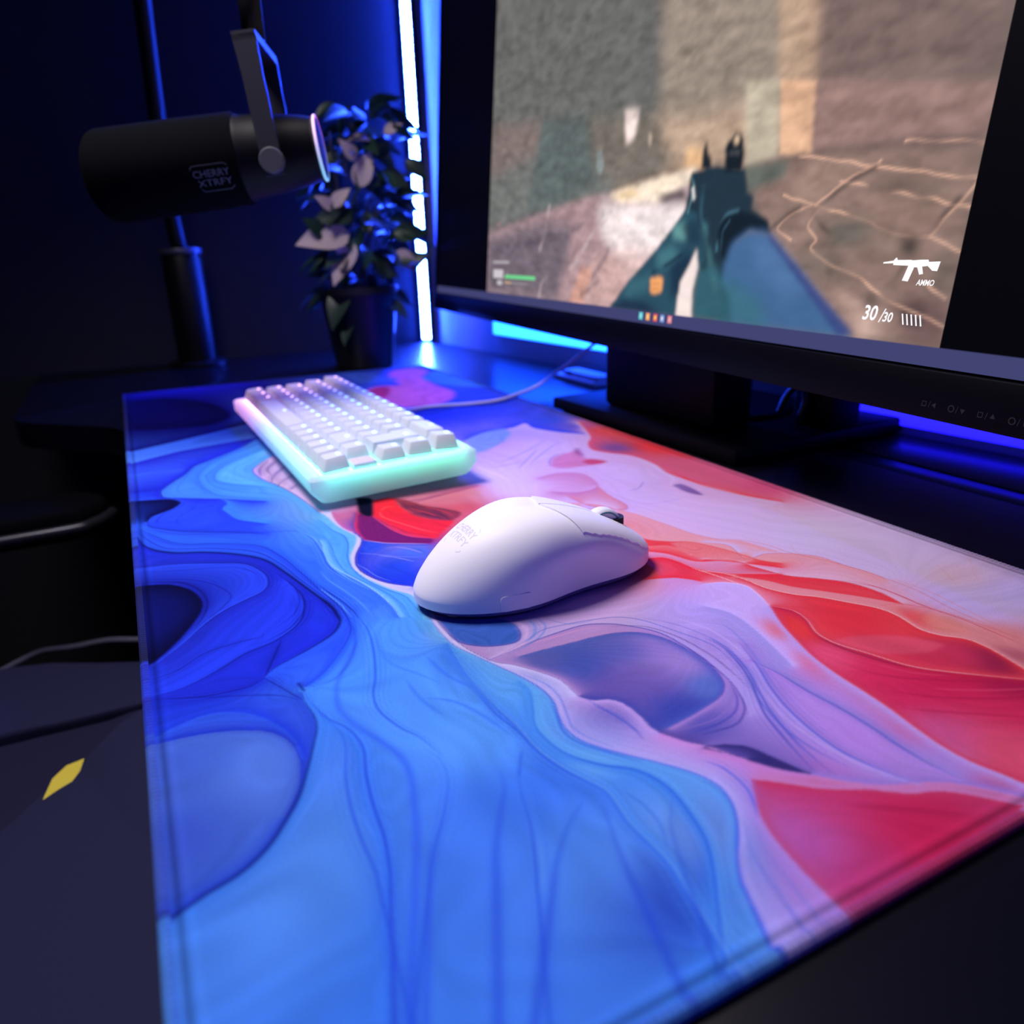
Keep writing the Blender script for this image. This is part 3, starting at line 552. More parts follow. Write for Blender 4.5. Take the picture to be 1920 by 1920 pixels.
SCR_LINES = [
([160.7,82.7,152.4,57.5,144.5,43.3],(196,176,180),3,0.6),
([224.3,34.1,250.5,55.2,276.0,66.5],(196,176,180),3,0.6),
([214.8,27.3,242.3,46.9],(196,176,180),3,0.6),
([148.5,-0.8,153.9,14.2,164.4,19.4],(196,176,180),3,0.6),
([-4.0,69.6,68.3,75.0,124.0,77.6],(86,76,88),5,0.5),
([24.7,44.0,114.4,50.9,188.0,56.7],(86,76,88),5,0.5),
([214.6,60.4,239.0,65.9,266.3,70.9],(86,76,88),5,0.5),
([194.6,15.4,203.6,29.4,222.8,42.8],(86,76,88),5,0.5),
([256.4,21.6,272.9,34.4,280.3,42.5],(86,76,88),5,0.5),
([239.0,8.0,266.6,17.6],(86,76,88),5,0.5),
([5.0,66.5,29.7,71.2,45.3,74.9],(190,140,140),3,0.6),
([541.0,81.6,538.1,80.3,519.6,73.5,503.6,63.4],(218,172,150),1.0,0.8),
([477.5,70.6,503.6,63.4,537.9,54.5,566.3,47.0,576.4,46.4],(218,172,150),1.0,0.8),
([517.7,74.2,540.8,69.5,566.3,64.0,586.4,59.7,597.1,57.1],(218,172,150),1.0,0.8),
([485.8,88.6,513.4,84.4,557.7,75.4,595.3,68.7],(218,172,150),1.0,0.8),
([506.1,61.0,500.1,53.3,507.6,46.5,505.7,41.1,522.1,33.2,544.7,27.3,552.4,22.5,563.4,16.9,576.1,14.0,595.7,8.5],(218,172,150),1.0,0.8),
([577.8,46.3,583.2,53.9,589.9,61.0,595.5,67.9],(218,172,150),1.0,0.8),
([577.8,46.3,586.8,42.9,595.3,40.0],(218,172,150),1.0,0.8),
([488.5,46.8,476.3,53.2,488.3,60.5,500.4,63.6],(218,172,150),1.0,0.8),
([581.7,26.0,592.5,20.7],(218,172,150),1.0,0.8),
([554.5,88.0,582.3,85.2,595.1,82.8],(218,172,150),1.0,0.8),
([538.4,79.1,520.7,72.0,505.5,61.8],(84,72,70),2.4,0.7),
([576.2,47.5,581.8,55.0,588.3,62.2],(84,72,70),2.4,0.7),
([468.3,52.9,480.4,58.1,491.8,63.0],(84,72,70),2.4,0.7),
([558.5,24.0,563.4,29.0,567.6,36.1],(84,72,70),2.4,0.7),
([502.5,59.8,512.1,51.6,525.6,48.7],(84,72,70),2.4,0.7),
([422.2,41.6,420.6,54.3,427.0,61.8,439.5,64.0],(70,110,130),2,0.8),
([427.2,41.6,425.9,52.3,431.9,58.9],(52,84,104),1.5,0.8),
([350.9,27.5,373.5,35.0,391.2,41.8],(24,40,60),2.5,0.7),
([386.4,88.0,389.7,78.1,386.3,65.3],(96,140,150),1.6,0.7),
([388.8,79.5,391.6,74.8],(220,220,220),2.5,0.8),
([400.9,80.5,401.4,64.6,410.0,51.4],(60,100,120),3,0.5),
([406.4,54.7,415.6,38.5,425.4,19.2],(70,116,126),5,0.6),
([353.0,20.2,360.1,20.4],(180,110,70),1.2,0.7),
([353.0,16.5,360.9,16.5],(180,110,70),1.2,0.7),
]
SCR_GUN = 40
MIC_A = (300.0, 13.5, 205.5); MIC_B = (360.0, 173.5, 224.0); MIC_R = 32.5
MIC_LOGO_S = 94.0; MIC_LOGO_A = -.42
CHAIR_ACCENT = [(474.0, -87.2, -189.0), (452.2, -82.9, -189.0), (440.6, -74.7, -189.0), (438.0, -63.7, -189.0), (452.0, -65.9, -189.0), (462.1, -70.4, -189.0), (467.0, -78.2, -189.0)]
CABLE_END = [(268, 405, 6), (246, 440, 14), (262, 452, 27), (277, 462, 41), (292, 474, 52), (330, 492, 56), (400, 500, 40)]

# ------------------------------------------------------------------ flat prints (mat artwork and screen picture), computed in surface millimetres
def lin_np(c):
    c = np.asarray(c, np.float32)/255
    return np.where(c <= .04045, c/12.92, ((c+.055)/1.055)**2.4)
def spline_np(P, step):
    P = np.asarray(P, float).reshape(-1, 2)
    keep = np.r_[True, np.hypot(*np.diff(P, axis=0).T) > 1e-3]; P = P[keep]
    out = []
    for i in range(len(P)-1):
        a, b, c, d = P[max(0, i-1)], P[i], P[i+1], P[min(len(P)-1, i+2)]
        n = max(2, int(np.hypot(*(c-b))/step)); t = (np.arange(n)/n)[:, None]
        out.append(.5*((2*b)+(c-a)*t+(2*a-5*b+4*c-d)*t**2+(3*b-a-3*c+d)*t**3))
    return np.concatenate(out+[P[-1:]])
def box_blur(a, r, axis):
    r = int(r)
    if r < 1: return a
    pad = [(0, 0)]*a.ndim; pad[axis] = (r+1, r); c = np.cumsum(np.pad(a, pad, mode='edge'), axis=axis, dtype=np.float64)
    n = a.shape[axis]; hi = np.take(c, np.arange(2*r+1, 2*r+1+n), axis=axis); lo = np.take(c, np.arange(0, n), axis=axis)
    return ((hi-lo)/(2*r+1)).astype(np.float32)
def blur(a, rx, ry):
    for _ in range(2): a = box_blur(box_blur(a, rx, 0), ry, 1)
    return a
def poly_mask(P, xs, ys):
    P = np.asarray(P, float).reshape(-1, 2); X = xs[:, None]; Y = ys[None, :]
    m = np.zeros((len(xs), len(ys)), bool)
    for i in range(len(P)):
        x0, y0 = P[i-1]; x1, y1 = P[i]
        if y0 == y1: continue
        inside = ((y0 > Y) != (y1 > Y)); xc = x0+(Y-y0)*(x1-x0)/(y1-y0)
        m ^= inside & (X < xc)
    return m.astype(np.float32)
def to_idx(P, xs, ys):
    return np.interp(P[:, 0], xs, np.arange(len(xs))), np.interp(P[:, 1], ys, np.arange(len(ys)))
def inb(P, xs, ys): return (P[:, 0] > xs[0]-.5) & (P[:, 0] < xs[-1]+.5) & (P[:, 1] > ys[0]-.5) & (P[:, 1] < ys[-1]+.5)
def solve(sumc, wt, iters=50, lc=None, lam=None):
    """smooth fill between the coloured edges, coarse to fine; lc and lam pull softly towards tints"""
    nx, ny = wt.shape
    if lam is None: lam = np.zeros((nx, ny), np.float32); lc = np.zeros((nx, ny, 3), np.float32)
    if min(nx, ny) <= 10:
        u = np.where(wt[..., None] > 0, sumc/np.maximum(wt, 1e-6)[..., None], 0)
        u[wt == 0] = (sumc.sum((0, 1))/max(wt.sum(), 1e-6)); n = 200
    else:
        px, py = nx % 2, ny % 2
        def down(a):
            a = np.pad(a, ((0, px), (0, py))+((0, 0),)*(a.ndim-2)); return a.reshape((a.shape[0]//2, 2, a.shape[1]//2, 2)+a.shape[2:]).sum((1, 3))
        u = solve(down(sumc), down(wt), iters, down(lc), down(lam)); u = np.repeat(np.repeat(u, 2, 0), 2, 1)[:nx, :ny]; n = iters
    fx = wt > 0; val = sumc[fx]/wt[fx][:, None]; den = (1/(4+lam))[..., None].astype(np.float32)
    u = np.ascontiguousarray(u, dtype=np.float32); u[fx] = val
    for _ in range(n):
        p = np.pad(u, ((1, 1), (1, 1), (0, 0)), mode='edge')
        u = (p[:-2, 1:-1]+p[2:, 1:-1]+p[1:-1, :-2]+p[1:-1, 2:]+lc)*den; u[fx] = val
    return u
def vnoise(x, y, seed, s):
    """smooth value noise"""
    rs = np.random.RandomState(seed); T = rs.rand(64, 64).astype(np.float32)
    x = x/s; y = y/s; i = np.floor(x).astype(int); j = np.floor(y).astype(int); fx = x-i; fy = y-j
    fx = fx*fx*(3-2*fx); fy = fy*fy*(3-2*fy); g = lambda a, b: T[a % 64, b % 64]
    return (g(i, j)*(1-fx)+g(i+1, j)*fx)*(1-fy)+(g(i, j+1)*(1-fx)+g(i+1, j+1)*fx)*fy
ML, MW = 896.0, 374.0
def paint_mat(xs, ys):
    nx, ny = len(xs), len(ys)
    sc = np.zeros((nx, ny, 3), np.float32); wt = np.zeros((nx, ny), np.float32)
    dens = []
    for pts, cl, cr, ln, wd, al in MAT_CURVES:
        P = spline_np(pts, .22); T = np.gradient(P, axis=0); T /= np.maximum(np.hypot(*T.T), 1e-6)[:, None]
        N = np.stack([-T[:, 1], T[:, 0]], 1)
        dens.append(P)
        for col, sg in ((cl, 1), (cr, -1)):
            if col is None: continue
            c = lin_np(col)
            dx = np.interp(P[:, 0], xs[:-1], np.diff(xs))
            Q = P+sg*N*np.maximum(.45, .75*dx)[:, None]; k = inb(Q, xs, ys); Q = Q[k]
            if not len(Q): continue
            a, b = to_idx(Q, xs, ys); a = np.rint(a).astype(int); b = np.rint(b).astype(int)
            np.add.at(sc, (a, b), c); np.add.at(wt, (a, b), 1.)
    flow = solve(sc, wt, 30)
    lam = np.zeros((nx, ny), np.float32); lc = np.zeros((nx, ny, 3), np.float32); dym0 = ys[1]-ys[0]
    for p, col, r in MAT_DOTS:
        sg = r*1.3; i0, i1 = np.searchsorted(xs, (p[0]-3*sg, p[0]+3*sg)); j0, j1 = np.searchsorted(ys, (p[1]-3*sg, p[1]+3*sg))
        if i1 <= i0 or j1 <= j0: continue
        g = np.exp(-((xs[i0:i1, None]-p[0])**2+(ys[None, j0:j1]-p[1])**2)/(2*sg*sg))*(8/(r/dym0)**2)
        lam[i0:i1, j0:j1] += g; lc[i0:i1, j0:j1] += g[..., None]*lin_np(col)
    u = solve(sc, wt, 50, lc, lam)
    X, Y = np.meshgrid(xs, ys, indexing='ij')
    # fine strands of pigment that follow the flow of the colours
    ph = blur(flow@np.array([.3, .5, .4], np.float32), 5, 5)
    st = np.sin(2*np.pi*(ph*46+1.2*vnoise(X, Y, 3, 34)))+.6*np.sin(2*np.pi*(ph*97+2*vnoise(X, Y, 4, 21)))
    amp = .012+.05*np.clip((u[..., 2]-u[..., 0])*1.6, 0, 1)+.03*np.clip((u[..., 0]-u[..., 1])*1.2, 0, 1)
    u = u*(1+amp*st)[..., None]
    u = blur(u, 1, 1)*.5+u*.5
    dxm = float(np.mean(np.diff(xs))); dym = float(ys[1]-ys[0])
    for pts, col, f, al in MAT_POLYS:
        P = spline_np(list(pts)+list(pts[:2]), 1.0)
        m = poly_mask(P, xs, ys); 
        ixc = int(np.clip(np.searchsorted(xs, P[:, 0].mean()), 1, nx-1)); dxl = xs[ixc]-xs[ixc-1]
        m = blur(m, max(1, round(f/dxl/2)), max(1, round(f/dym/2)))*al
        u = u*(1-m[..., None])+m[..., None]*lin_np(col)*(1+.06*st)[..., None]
    # drawn lines, the bold ones with a few finer strands running beside them
    jobs = []; rs = np.random.RandomState(5)
    for (pts, cl, cr, ln, wd, al), P in zip(MAT_CURVES, dens):
        if ln is None: continue
        jobs.append((P, ln, wd, al))
        if wd >= .9 and wd < 2 and al >= .7:
            T = np.gradient(P, axis=0); T /= np.maximum(np.hypot(*T.T), 1e-6)[:, None]; N = np.stack([-T[:, 1], T[:, 0]], 1)
            sw = np.sin(np.linspace(0, 3+2*rs.rand(), len(P))+6*rs.rand())
            for off, a2 in ((1.5, .34), (-1.7, .30), (2.9, .22), (-3.1, .16), (4.4, .12)):
                n0, n1 = int(len(P)*.25*rs.rand()), int(len(P)*(1-.25*rs.rand()))
                jobs.append(((P+N*(off*(1+.35*sw))[:, None])[n0:n1], ln, .55, a2))
    for P, ln, wd, al in jobs:
        if len(P) < 4: continue
        k = inb(P, xs, ys)
        if not k.any(): continue
        s = np.linspace(0, 1, len(P)); tap = np.minimum(1, np.minimum(s, 1-s)*4+.06)
        Q = P[k]; tp = tap[k]; a, b = to_idx(Q, xs, ys); ia = np.rint(a).astype(int); ib = np.rint(b).astype(int)
        dx = np.interp(Q[:, 0], xs[:-1], np.diff(xs)); sig = np.maximum(wd*.42*(.45+.55*tp), .5*dx)
        ra = int(np.ceil(2.2*sig.max()/dx.min())); rb = int(np.ceil(2.2*sig.max()/dym))
        a0, a1 = max(0, ia.min()-ra), min(nx, ia.max()+ra+1); b0, b1 = max(0, ib.min()-rb), min(ny, ib.max()+rb+1)
        A = np.zeros((a1-a0, b1-b0), np.float32)
        for di in range(-ra, ra+1):
            aa = np.clip(ia+di, a0, a1-1); ex = xs[aa]-Q[:, 0]
            for dj in range(-rb, rb+1):
                bb = np.clip(ib+dj, b0, b1-1); ey = ys[bb]-Q[:, 1]
                np.maximum.at(A, (aa-a0, bb-b0), np.exp(-(ex*ex+ey*ey)/(2*sig*sig)/.8)*tp**.5)
        A = (A*al)[..., None]
        u[a0:a1, b0:b1] = u[a0:a1, b0:b1]*(1-A)+A*lin_np(ln)
    # hem line a few millimetres inside the edge
    dm = np.minimum(np.minimum(X, ML-X), np.minimum(Y, MW-Y)); u = u*(1-.42*np.exp(-((dm-4.6)/1.0)**2)+.10*np.exp(-((dm-7.2)/.9)**2))[..., None]
    u = np.clip(u, 0, 1)**1.1
    sat = np.clip((u[..., 2]-u[..., 0])/(u[..., 2]+.01), 0, 1); red = np.clip((u[..., 0]-u[..., 2])/(u[..., 0]+.01), 0, 1)
    return np.clip(u*np.stack([.92-.06*sat, .92-.16*sat, .93-.16*sat-.32*red], -1), 0, 1)

# ------------------------------------------------------------------ materials
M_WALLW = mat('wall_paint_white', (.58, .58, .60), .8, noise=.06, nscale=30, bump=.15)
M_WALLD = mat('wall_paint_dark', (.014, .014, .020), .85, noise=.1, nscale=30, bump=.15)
M_FLOOR = mat('floor_dark', (.012, .012, .014), .7, noise=.3, nscale=8)
M_DESK = mat('desk_laminate', (.0025, .0025, .006), .27, noise=.12, nscale=60, bump=.03)
M_GAP = mat('gap_black', (.004, .004, .005), .8)
M_BLACK = mat('black_plastic', (.003, .003, .004), .42, spec=.3)
M_BLACKM = mat('black_matt', (.006, .006, .008), .75, bump=.2, nscale=600)
M_STEEL = mat('black_steel', (.012, .012, .014), .35, metal=.3)
M_GREY = mat('grey_metal', (.16, .16, .18), .35, metal=.7)
M_WHITE = mat('white_plastic', (.86, .84, .87), .48, spec=.3)
M_KEY = mat('keycap_white', (.62, .58, .64), .55, spec=.3, bump=.08, nscale=1500, transl=.04)
M_CABLE = mat('white_cable', (.62, .56, .62), .55)
M_RUBBER = mat('black_rubber', (.010, .010, .011), .85)

# ------------------------------------------------------------------ the setting
def wall_y(x): return 500+.0829*(x+285)
def struct(o): o['kind'] = 'structure'; return o
struct(box('floor', -400, 3000, -2200, 1200, -745, -735, M_FLOOR))
wl = [(-285, 500), (2600, wall_y(2600)), (2600, wall_y(2600)+60), (-345, 560)]
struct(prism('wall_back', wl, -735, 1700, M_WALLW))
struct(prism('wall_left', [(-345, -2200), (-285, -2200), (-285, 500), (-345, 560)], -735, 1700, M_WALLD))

# ------------------------------------------------------------------ desk
desk = empty('desk', (400, 200, -735))
tag(desk, 'dark desk with a curved front edge carrying the monitor and the printed mat', 'desk')
def rel(p, root): return tuple(a-b for a, b in zip(p, root))
DL = (-400, -200, 735)
edge = [(-283, -106), (60, -104)] + [tuple(v[:2]) for v in catmull([(60, -104, 0), (98, -92, 0), (140, -50, 0), (184, -8, 0), (240, 3, 0)], 5)][1:] + \
       [(1320, 3), (1320, 471), (398, 471), (398, wall_y(398)-3), (-283, wall_y(-283)-3)]
prism('tabletop', edge, -29, -3, M_DESK, desk, bev=1.2, loc=DL)
prism('rear_board', [(399.5, 498.5), (1320, 498.5), (1320, wall_y(1320)-4), (399.5, wall_y(399.5)-4)], -29, -3, M_DESK, desk, bev=1.0, loc=DL)
prism('cable_flap', rect(400, 1318, 474, 495.5), -24, -3.4, M_DESK, desk, bev=1.0, loc=DL)
for lx in (-200, 1240):
    prism('leg', rect(lx-35, lx+35, 160, 230), -735, -29, M_STEEL, desk, bev=3, loc=DL)
    prism('foot', rect(lx-40, lx+40, -60, 440), -735, -712, M_STEEL, desk, bev=4, loc=DL)

# ------------------------------------------------------------------ desk mat
ML, MW = 896.0, 374.0
mat_root = empty('desk_mat', (ML/2, MW/2, -3))
tag(mat_root, 'large desk mat printed with swirling blue, lavender and red paint', 'desk mat')
MLOC = (-ML/2, -MW/2, 3)
M_STITCH = mat('edge_stitching', (.20, .24, .52), .8, noise=.3, nscale=900, bump=.3)
prism('rubber_base', rrect(0, ML, 0, MW, 5), -3, -.35, M_RUBBER, mat_root, loc=MLOC)
xs = [0.8]
while xs[-1] < ML-.8: xs.append(xs[-1]+max(.42, min(1.5, .0017*(985-xs[-1]))))
xs[-1] = ML-.8; xs = np.array(xs)
ys = np.linspace(.8, MW-.8, 620)
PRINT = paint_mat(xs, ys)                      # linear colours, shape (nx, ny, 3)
def grid_mesh(name, V, nx, ny, cols):
    me = bpy.data.meshes.new(name)
    idx = np.arange(nx*ny).reshape(nx, ny)
    q = np.stack([idx[:-1, :-1], idx[1:, :-1], idx[1:, 1:], idx[:-1, 1:]], -1).reshape(-1, 4)
    me.vertices.add(nx*ny); me.vertices.foreach_set('co', (V*MM).astype(np.float32).ravel())
    me.loops.add(q.size); me.loops.foreach_set('vertex_index', q.ravel().astype(np.int32))
    me.polygons.add(len(q)); me.polygons.foreach_set('loop_start', np.arange(0, q.size, 4, dtype=np.int32))
    me.update(calc_edges=True)
    a = me.attributes.new('print', 'FLOAT_COLOR', 'POINT')
    a.data.foreach_set('color', np.concatenate([cols.reshape(-1, 3), np.ones((nx*ny, 1))], 1).astype(np.float32).ravel())
    return me
XX, YY = np.meshgrid(xs, ys, indexing='ij')
gm = grid_mesh('printed_cloth', np.stack([XX, YY, np.zeros_like(XX)], -1).reshape(-1, 3), len(xs), len(ys), PRINT)
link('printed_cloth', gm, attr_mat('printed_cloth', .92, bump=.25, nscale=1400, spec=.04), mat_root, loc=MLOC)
# stitched border: a rounded edge and a row of over-lock stitches
def border(pts_in, pts_out, name, m):
    rings = []
    for (a, b) in zip(pts_in, pts_out):
        rings.append([(a[0], a[1], -.3), (a[0], a[1], .25), ((a[0]*.6+b[0]*.4), (a[1]*.6+b[1]*.4), .55), ((a[0]*.2+b[0]*.8), (a[1]*.2+b[1]*.8), .35), (b[0], b[1], -.6), (b[0], b[1], -2.2), (a[0], a[1], -2.6)])
    rings.append(rings[0])
    return loft(name, rings, m, mat_root, cap=(False, False), loc=MLOC)
# the hem takes the colours of the print beside it
def sample(x, y):
    i = int(np.clip(np.searchsorted(xs, x), 0, len(xs)-1)); j = int(np.clip(np.searchsorted(ys, y), 0, len(ys)-1)); return PRINT[i, j]
per = []
n1, n2 = 900, 380
for k in range(n1): per.append((ML*k/n1, 0, 0, 1))
for k in range(n2): per.append((ML, MW*k/n2, -1, 0))
for k in range(n1): per.append((ML*(1-k/n1), MW, 0, -1))
for k in range(n2): per.append((0, MW*(1-k/n2), 1, 0))
V, F, Cc = [], [], []
prof = [(2.6, -.3), (2.6, .25), (1.5, .62), (.3, .45), (-.5, -.5), (-.5, -2.4)]
for i, (x, y, nx_, ny_) in enumerate(per):
    dip = .22 if i % 2 else 0                  # alternate stitches stand proud
    c0 = sample(x+nx_*6, y+ny_*6)
    for d, z in prof:
        V.append((min(max(x, 0), ML)+nx_*d, y+ny_*d, z-(dip if z > -.4 else 0)))
        Cc.append(c0*(.8 if i % 2 else 1.15)*.85+np.array([.012, .014, .03]))
n = len(prof); N = len(per)
for i in range(N):
    for j in range(n-1): F.append((i*n+j, i*n+j+1, ((i+1) % N)*n+j+1, ((i+1) % N)*n+j))
me = pydata('stitched_border', V, F)
a = me.attributes.new('print', 'FLOAT_COLOR', 'POINT'); a.data.foreach_set('color', np.concatenate([np.array(Cc), np.ones((len(Cc), 1))], 1).astype(np.float32).ravel())
sb = link('stitched_border', me, attr_mat('stitched_border', .92, bump=.4, spec=.04), mat_root, loc=MLOC)
sb['kind'] = 'stuff'

# ------------------------------------------------------------------ keyboard
kb = empty('keyboard', (532.74, 110.76, 0), (R(2.02), 0, R(.81)))
tag(kb, 'white compact mechanical keyboard glowing with pastel backlight on the mat', 'keyboard')
P = 19.05*.98; KZ = 20.0; KL = 1.5
def led_color_nodes(nt):
    tc = nt.nodes.new('ShaderNodeTexCoord'); sp = nt.nodes.new('ShaderNodeSeparateXYZ'); nt.links.new(tc.outputs['Object'], sp.inputs[0])
    mp = nt.nodes.new('ShaderNodeMapRange'); mp.inputs[1].default_value = -.30; mp.inputs[2].default_value = .0
    ad = nt.nodes.new('ShaderNodeMath'); ad.operation = 'MULTIPLY_ADD'; ad.inputs[1].default_value = .6; ad.inputs[2].default_value = -.054
    nt.links.new(sp.outputs['Y'], ad.inputs[0])
    sm = nt.nodes.new('ShaderNodeMath'); sm.operation = 'ADD'; nt.links.new(sp.outputs['X'], sm.inputs[0]); nt.links.new(ad.outputs[0], sm.inputs[1])
    nt.links.new(sm.outputs[0], mp.inputs[0])
    cr = nt.nodes.new('ShaderNodeValToRGB'); nt.links.new(mp.outputs[0], cr.inputs[0])
    el = cr.color_ramp.elements
    stops = [(0, (1, .45, 1)), (.10, (.75, .40, 1)), (.25, (.16, .25, 1)), (.45, (.07, .55, 1)), (.72, (.08, .78, .85)), (1, (.08, 1, .50))]
    el[0].position = 0; el[0].color = (*stops[0][1], 1); el[1].position = 1; el[1].color = (*stops[-1][1], 1)
    for p, c in stops[1:-1]: e = el.new(p); e.color = (*c, 1)
    return cr
def led_mat(name, strength, white=0.0):
    m = bpy.data.materials.new(name); m.use_nodes = True; nt = m.node_tree; b = nt.nodes['Principled BSDF']
    cr = led_color_nodes(nt); b.inputs['Base Color'].default_value = (.8, .8, .8, 1); b.inputs['Roughness'].default_value = .6
    src = cr.outputs[0]
    if white:
        mx = nt.nodes.new('ShaderNodeMix'); mx.data_type = 'RGBA'; mx.inputs[0].default_value = white; nt.links.new(src, mx.inputs[6]); mx.inputs[7].default_value = (1, 1, 1, 1); src = mx.outputs[2]
    nt.links.new(src, b.inputs['Emission Color']); b.inputs['Emission Strength'].default_value = strength
    return m
M_LED = led_mat('key_backlight', 3.4)
M_LEDIN = led_mat('case_light_bar', 6.5)
M_LEG = led_mat('legend_light', 2.6, .05)
M_CASE = mat('frosted_case', (.72, .74, .78), .45, spec=.3, transl=.55)
kx0, kx1, ky0, ky1 = -310.5*.98, 6.7*.98, -9.9*.98, 104.3*.98
out = rrect(kx0, kx1, ky0, ky1, 3, 3)
bot = rrect(kx0+4, kx1-3, ky0+6, ky1-5, 5, 3)
inn = rrect(-16*P-1.2, 1.2, -1.2, 5*P+1.2, 2, 3)
rin = [[(x, y, z) for x, y in pl] for pl, z in ((inn, KZ-2.4), (inn, KZ+.2), (rrect(-16*P-2, 2, -2, 5*P+2, 2, 3), KZ+.6), (rrect(kx0+2, kx1-2, ky0+2, ky1-2, 2.5, 3), KZ+.6), (rrect(kx0+.8, kx1-.8, ky0+.8, ky1-.8, 3, 3), KZ-.2), (out, KZ-1.2), (out, KZ-9), (bot, 3.2), (rrect(kx0+6, kx1-5, ky0+8, ky1-7, 5, 3), 2.4))]
loft('case', rin, M_CASE, kb, cap=(False, True), angle=30)
prism('switch_plate', rrect(-16*P-1.1, 1.1, -1.1, 5*P+1.1, 2, 3), KZ-2.2, KZ-1.4, M_LED, kb)
prism('plate_baffle', rrect(-16*P-1.1, 1.1, -1.1, 5*P+1.1, 2, 3), KZ-3.6, KZ-2.3, M_GAP, kb)  # opaque sheet added so the glowing plate lights upward only
for y in (-4, 5*P+4): prism('light_bar', rect(-16*P, 0, y-1, y+1), KZ-2.6, KZ-1.6, M_LEDIN, kb)
for x in (-16*P-4, 3.2): prism('light_bar', rect(x-.9, x+.9, 0, 5*P), KZ-2.6, KZ-1.6, M_LEDIN, kb)
for fx in (-270, -25):
    prism('rubber_foot', rrect(fx-14, fx+14, 3, 11, 3), -.3, 2.6, M_RUBBER, kb)
    prism('rear_foot', rrect(fx-10, fx+10, 86, 96, 3), -3.2, 2.6, M_RUBBER, kb)
keymesh = {}
def cap_rings(w, d, h, tilt):
    hw, hd = w/2, d/2
    tw, td = hw-2.7, hd-2.3
    def ring(a, b, r, z, sy=0, dish=0):
        return [(x, y+sy, z+tilt*(y/9.0)-dish*(1-(x/max(a, 1))**2)*.0) for x, y in rrect(-a, a, -b, b, r, 2)]
    return [ring(hw, hd, 1.2, 0), ring(hw-.25, hd-.2, 1.3, 1.2, 0), ring(tw+.35, td+.35, 2.0, h-.55, .4), ring(tw-.1, td-.1, 2.0, h-.1, .4), ring(tw-1.2, td-1.2, 1.6, h, .4), ring(tw*.45, td*.45, 1.0, h-.35, .4)]
ROWH = [8.2, 7.6, 7.6, 8.6, 9.8]; ROWT = [.5, .2, -.2, -.5, -.9]
def add_key(ux, row, wu, legend=True):
    key = (round(wu, 2), row)
    w_ = wu*P-1.15
    if key not in keymesh:
        rings = cap_rings(w_, P-1.15, ROWH[row], ROWT[row])
        V = [p for r in rings for p in r]; n = len(rings[0]); F = []
        for i in range(len(rings)-1):
            for j in range(n): F.append((i*n+j, i*n+(j+1) % n, (i+1)*n+(j+1) % n, (i+1)*n+j))
        F.append(tuple(range((len(rings)-1)*n, len(rings)*n)))
        me = pydata('keycap', V, F, True); me.set_sharp_from_angle(angle=R(40)); me.materials.append(M_KEY); keymesh[key] = me
    cx = -16*P+(ux+wu/2)*P; cy = (row+.5)*P
    o = link('keycap', keymesh[key], None, kb, loc=(cx, cy, KZ+KL))
    if legend:
        lw = 2.3
        hz = ROWH[row]+ROWT[row]*(4.6/9)+.05
        # the backlit symbol; baked in keyboard space so its hue follows the lighting along the board
        Vl = [(cx+x, cy+3.9+y*.75, KZ+KL+hz) for x, y in rrect(-lw, lw, -1.5, 1.5, .7, 2)]
        Vl2 = [(x, y, z-.5) for x, y, z in Vl]; k = len(Vl)
        Fl = [tuple(range(k))]+[(i, k+i, k+(i+1) % k, (i+1) % k) for i in range(k)]
        lo = obj('legend', Vl+Vl2, Fl, M_LEG, kb); lo.parent = o; lo.location = Vector((-cx, -cy, -KZ-KL))*MM
    return o
ROWS = [[1.25, 1.25, 1.25, 6.25]+[1]*6, [1.25]+[1]*11+[1.75, 1], [1.75]+[1]*12, [1.5]+[1]*12, [1]*13+[2, 1]]
for r_, ws in enumerate(ROWS):
    u_ = 0
    for wu in ws: add_key(u_, r_, wu); u_ += wu
add_key(15, 2, 1); add_key(15, 3, 1)
# the tall L-shaped enter key
def Lpoly(ins, top):
    s = ins
    a0, a1, b0, b1 = -16*P+13.75*P+.6, -16*P+15*P-.6, 2*P+.6, 4*P-.6
    c0 = -16*P+13.5*P+.6
    k = .4 if top else 0
    return [(a0+s, b0+s+k), (a1-s, b0+s+k), (a1-s, b1-s+k), (c0+s, b1-s+k), (c0+s, 3*P+.6+s+k), (a0+s, 3*P+.6+s+k)]
rings = [[(x, y, KZ+KL+z) for x, y in Lpoly(i, z > 4)] for i, z in ((0, 0), (.25, 1.2), (2.0, 7.5), (2.5, 8.0), (3.4, 8.05))]
en = loft('enter_keycap', rings, M_KEY, kb, cap=(False, True), smooth=False)
cx, cy = -16*P+14.4*P, 3.55*P
Vl = [(cx+x, cy+y, KZ+KL+8.1) for x, y in rrect(-2.4, 2.4, -1.5, 1.5, .6, 2)]
lo = obj('legend', Vl+[(x, y, z-.5) for x, y, z in Vl], [tuple(range(len(Vl)))]+[(i, len(Vl)+i, len(Vl)+(i+1) % len(Vl), (i+1) % len(Vl)) for i in range(len(Vl))], M_LEG, kb)
lo.parent = en
prism('badge', rrect(-P+1.5, -1.2, P+1.6, 2*P-1.6, 1), KZ-1.5, KZ+3.0, mat('badge_plastic', (.62, .56, .64), .5), kb, bev=.5)
prism('cable_socket', rect(-224, -208, 5*P+7.4, 5*P+11), KZ-13, KZ-6, M_WHITE, kb, bev=.8)

cabp = [(312, 216, 9), (308, 226, 8), (295, 250, 3), (290, 272, 2.6), (297, 300, 2.6), (301, 322, 2.6), (299, 345, 2.6), (289, 365, 3)]+CABLE_END
tag(tube('usb_cable', cabp, 2.0, M_CABLE, n=8), 'thin pale cable curving from the keyboard towards the space behind the monitor', 'cable')

